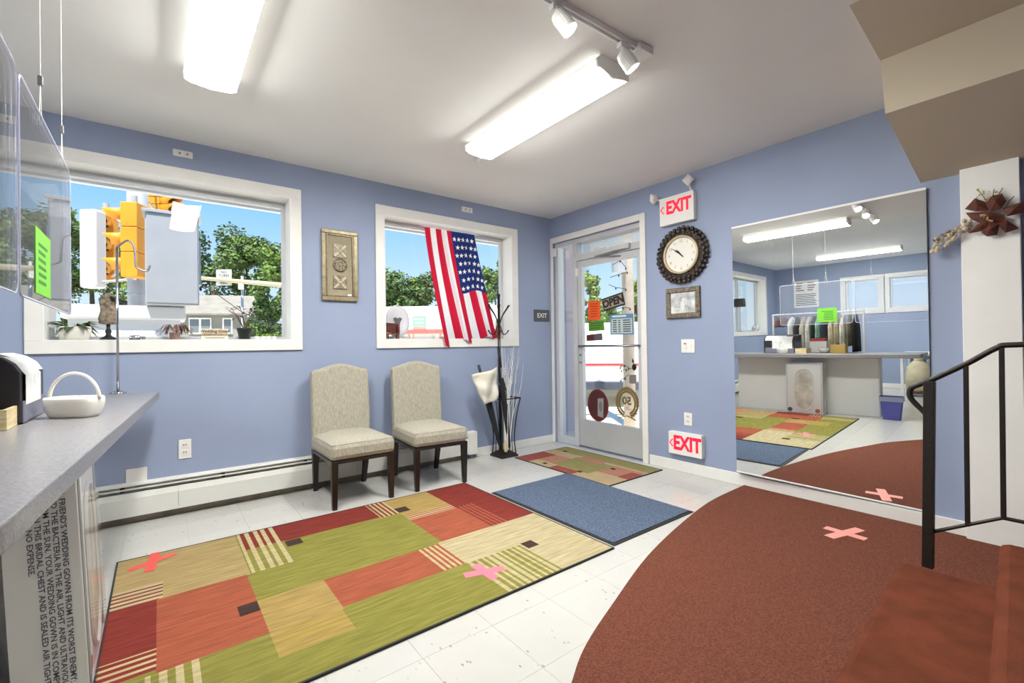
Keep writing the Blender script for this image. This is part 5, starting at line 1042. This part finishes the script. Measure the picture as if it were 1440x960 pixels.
# traffic signal pole, heads, cabinet
DS = 6.9; pp_ = at(195, 480, DS); o = thing('signal_pole', 'thick banded metal pole behind the yellow signal head', 'pole', (pp_.x, pp_.y, -.15)); MB().tube([(pp_.x, pp_.y, -.15), (pp_.x, pp_.y, 4.2)], .13, 20).build('shaft', 'galv', o, smooth=True)
for k in range(9): z = 1.5+.22*k; MB().tube([(pp_.x, pp_.y, z), (pp_.x, pp_.y, z+.02)], .136, 20).build('steel_band', 'chrome', o)
def signal(label, u0, u1, v0, v1, depth, face, vis=True):
    tl, br = at(u0, v0, depth), at(u1, v1, depth); w_ = (u1-u0)/FPX*depth; h_ = tl.z-br.z; c = (tl+br)/2; t = thing('traffic_signal', label, 'traffic signal', c-Vector((0, 0, h_/2)), 'yellow traffic signals'); side = Vector((0, 0, 1)).cross(face).normalized()
    for k in range(3):
        cc_ = c+Vector((0, 0, h_/3*(1-k))); s_ = MB().ob(cc_, (w_/2, .13, h_/6-.003), face, side).build('signal_section', 'signal', t, .012)
        MB().lathe([(.10, 0), (.10, .006)], cc_+face*(w_/2), 20, face).build('lens', 'darkgap', s_)
        if vis:
            n = 14; V = []
            for L, r in ((0, .115), (.30, .108)):
                for i in range(n+1):
                    an = math.radians(-40+260*i/n); V.append(cc_+face*(w_/2+L*(1 if L == 0 else (.45+.55*max(0, math.sin(an)))))+side*(r*math.cos(an))+Vector((0, 0, r*math.sin(an))))
            MB().add(V, [(i, i+1, n+1+i+1, n+1+i) for i in range(n)]).build('visor', 'signal', s_, smooth=True, solid=.006)
    for zz in (h_*.42, -h_*.42): q_ = Vector((pp_.x, pp_.y, c.z+zz)); MB().tube([c+Vector((0, 0, zz*1.22)), (c+q_)/2+Vector((0, 0, zz*.22)), q_+(c-q_).normalized()*.13+Vector((0, 0, zz*.22))], .02, 8).build('bracket_arm', 'galv', t)
    MB().tube([c+Vector((0, 0, h_/2)), c+Vector((0, 0, h_/2+.12))], .04, 10).build('mount', 'galv', t)
lf = -rt
signal('yellow three section traffic signal nearest the grey pole', 179, 200, 287, 391, 6.5, (lf+fw*-.15).normalized()); signal('yellow traffic signal at the left, half hidden by its visor row', 142, 157, 297, 396, 7.1, (rt*.3+fw*-.9).normalized(), True)
signal('small distant yellow signal above the grey cabinet', 214, 232, 270, 300, 7.6, rt)
a, b = at(119, 296, 6.8), at(143, 405, 6.8); c = (a+b)/2; o = thing('white_signal_housing', 'white rounded housing left of the yellow signals', 'housing', c-Vector((0, 0, (a.z-b.z)/2))); MB().ob(c, (.12, .1, (a.z-b.z)/2), rt, fw).build('case', mat('housing_white', (226, 222, 218), .5), o, .03); q_ = Vector((pp_.x, pp_.y, c.z-.5)); MB().tube([c+Vector((0, 0, -.5)), q_+(c-q_).normalized()*.1], .02, 8).build('bracket_arm', 'galv', o)
DC = 6.0; a, b = at(209, 302, DC), at(277, 428, DC); c = (a+b)/2; t = thing('signal_cabinet', 'large light grey metal cabinet outside the wide window', 'cabinet', c-Vector((0, 0, (a.z-b.z)/2))); hw = (277-209)/FPX*DC/2; cg = mat('cabinet_grey', (168, 168, 170), .45, .2, var=(3, .03))
hd_ = ray(243, 480); hd_.z = 0; hd_.normalize(); cr_ = Vector((hd_.y, -hd_.x, 0)); RT, FW = rt, fw; rt, fw = cr_, hd_; c2_ = c+fw*.2; MB().ob(c2_, (hw*.9, .19, (a.z-b.z)/2), rt, fw).build('body', cg, t, .01); MB().ob(c2_-fw*.195, (hw*.85, .008, (a.z-b.z)/2*.96), rt, fw).build('door', cg, t, .004); MB().ob(c2_+Vector((0, 0, (a.z-b.z)/2+.02)), (hw*.9+.03, .22, .02), rt, fw).build('lid', cg, t, .004); MB().ob(c2_+rt*(hw*.9+.012), (.012, .12, .3), rt, fw).build('vent', 'galv', t)
a, b = at(105, 424, 5.9), at(252, 490, 5.9); hw2 = (262-105)/FPX*5.9/2*.86; c = (a+b)/2; c.z = 0; zt_ = c2_.z-(at(209, 302, DC).z-at(209, 428, DC).z)/2-.012; t = thing('equipment_enclosure', 'white roadside enclosure carrying the grey cabinet', 'cabinet', Vector((c.x, c.y, -.15))); wm2 = mat('enclosure_white', (206, 206, 206), .5); c = c+fw*.35
MB().ob(Vector((c.x, c.y, zt_-.09)), (hw2, .36, .09), rt, fw).build('lid', wm2, t, .02); MB().ob(Vector((c.x, c.y, (zt_-.18-.15)/2)), (hw2-.06, .30, (zt_-.18+.15)/2), rt, fw).build('body', wm2, t)
for k in (-.5, .5): MB().ob(Vector((c.x, c.y, zt_-.55))+rt*(hw2*k)-fw*.305, (hw2*.42, .006, .22), rt, fw).build('door', wm2, t, .003)
rt, fw = RT, FW
# white shop across the street (flag window)
DW = 25; a, b = at(470, 432, DW), at(725, 434, DW); d_ = b-a; d_.z = 0; L = d_.length; d_.normalize(); n_ = Vector((-d_.y, d_.x, 0)); zt_ = a.z; o0 = Vector((a.x, a.y, 0)); t = thing('white_shop', 'low white shop building across the street with a red band', 'building', (a.x, a.y, -.15)); wmm = mat('shop_white', (214, 212, 204), .7, var=(1, .03))
def bq(s, dd, z): return o0+d_*s+n_*dd+Vector((0, 0, z))
MB().ob(bq(L/2, 3, (zt_-.15)/2), (L/2, 3, (zt_+.15)/2), d_, n_).build('walls', wmm, t); MB().ob(bq(L/2, -.05, at(600, 466, DW).z), (L/2, .06, .11), d_, n_).build('red_band', mat('shop_red', (206, 96, 88), .7), t)
s0 = (at(590, 450, DW)-a).dot(d_); sg = MB().ob(bq(s0, -.06, at(590, 451, DW).z), (.36, .04, .26), d_, n_).build('shop_sign', mat('shop_green', (128, 196, 150), .6), t)
MB().ob(bq(s0, -.105, at(590, 449, DW).z), (.26, .003, .03), d_, n_).ob(bq(s0, -.105, at(590, 454, DW).z), (.22, .003, .03), d_, n_).build('printed_line', 'plate', sg)
for k in range(4): MB().ob(bq(1.5+k*2.4, -.04, .7), (.8, .03, .55), d_, n_).build('shop_window', mat('shop_glass', (170, 180, 182), .2), t)
# street side seen through the door: post, parked vehicles
DP = 7.0; p = at(884, 480, DP); o = thing('utility_pole', 'pale wooden utility pole outside the entrance door', 'pole', (p.x, p.y, -.15)); MB().tube([(p.x, p.y, -.15), (p.x, p.y, 5)], .09, 12).build('shaft', mat('pole_pale', (188, 176, 160), .8, var=(3, .08)), o, smooth=True); tz = at(884, 385, DP).z; MB().ob(Vector((p.x, p.y, tz+.35)), (.5, .05, .05), rt, fw).build('crossarm', 'bark', o); MB().lathe([(.11, 0), (.12, .3), (.04, .34)], (p.x-.2, p.y, tz), 12).build('transformer', 'galv', o)
def car(label, name, cpos, yaw, colr, pickup):
    t = thing(name, label, 'car', (0, 0, 0)); bm = mat('car_paint', colr, .25, spec=.6); gm_ = mat('car_glass', (60, 68, 76), .1)
    def pr_(P, w_, nm, m, par): return MB().prism([(x, -w_, z) for x, z in P], (0, 2*w_, 0)).build(nm, m, par, .03, local=True)
    if pickup:
        body = pr_([(-2.5, .45), (2.6, .45), (2.65, .8), (2.55, 1.02), (.9, 1.08), (-2.5, 1.08)], .92, 'body', bm, t); cab = pr_([(-.9, 1.08), (1.0, 1.08), (.4, 1.72), (-.8, 1.76)], .82, 'cabin', bm, t); pr_([(-.8, 1.14), (.85, 1.14), (.36, 1.62), (-.7, 1.66)], .83, 'side_window', gm_, cab)
        MB().bb((-2.56, -.9, .48), (-2.5, .9, 1.06)).build('tailgate', bm, t, .01, local=True); MB().bb((-2.66, -.93, .36), (-2.5, .93, .52)).build('bumper', mat('bumper_grey', (86, 92, 104), .35, .5), t, .02, local=True)
        for s in (-.86, .86): MB().bb((-2.575, s-.06, .68), (-2.52, s+.06, 1.0)).build('tail_lamp', mat('tail_red', (190, 60, 56), .3), t, local=True)
        MB().bb((-2.575, -.78, .83), (-2.562, .78, .87)).build('red_stripe', bpy.data.materials['tail_red'], t, local=True)
    else:
        body = pr_([(-2.2, .4), (2.2, .4), (2.25, .7), (1.2, .92), (-2.15, .98)], .88, 'body', bm, t); cab = pr_([(-2.0, .96), (1.1, .92), (.4, 1.5), (-1.7, 1.55)], .78, 'cabin', bm, t); pr_([(-1.8, 1.02), (.9, .98), (.36, 1.42), (-1.6, 1.46)], .79, 'side_window', gm_, cab)
        MB().bb((-2.28, -.86, .35), (-2.18, .86, .6)).build('bumper', 'black', t, .02, local=True)
        for s in (-.8, .8): MB().bb((-2.23, s-.1, .7), (-2.15, s+.08, .92)).build('tail_lamp', bpy.data.materials['tail_red'], t, local=True)
    for x in (-1.5, 1.5):
        for s in (-1, 1):
            wv = MB().lathe([(.2, -.1), (.33, -.1), (.35, -.06), (.35, .06), (.33, .1), (.2, .1)], (x, s*.82, .35), 22, (0, s, 0)).build('wheel', 'rubber', t, local=True); MB().lathe([(.19, 0), (.17, .012), (.05, .03)], (x, s*.82+s*.1, .35), 16, (0, s, 0)).build('hubcap', 'chrome', wv, local=True)
    t.location = (cpos[0], cpos[1], -.15); t.rotation_euler = (0, 0, yaw)
p = at(858, 553, 8.6); car('white pickup truck parked close outside the door', 'pickup_truck', (p.x+2.3, p.y+2.0), math.radians(40), (236, 234, 228), True)
p = at(852, 500, 21); car('dark blue car parked farther off, above the door push bar', 'parked_car', (p.x, p.y), math.radians(-35), (52, 62, 84), False)
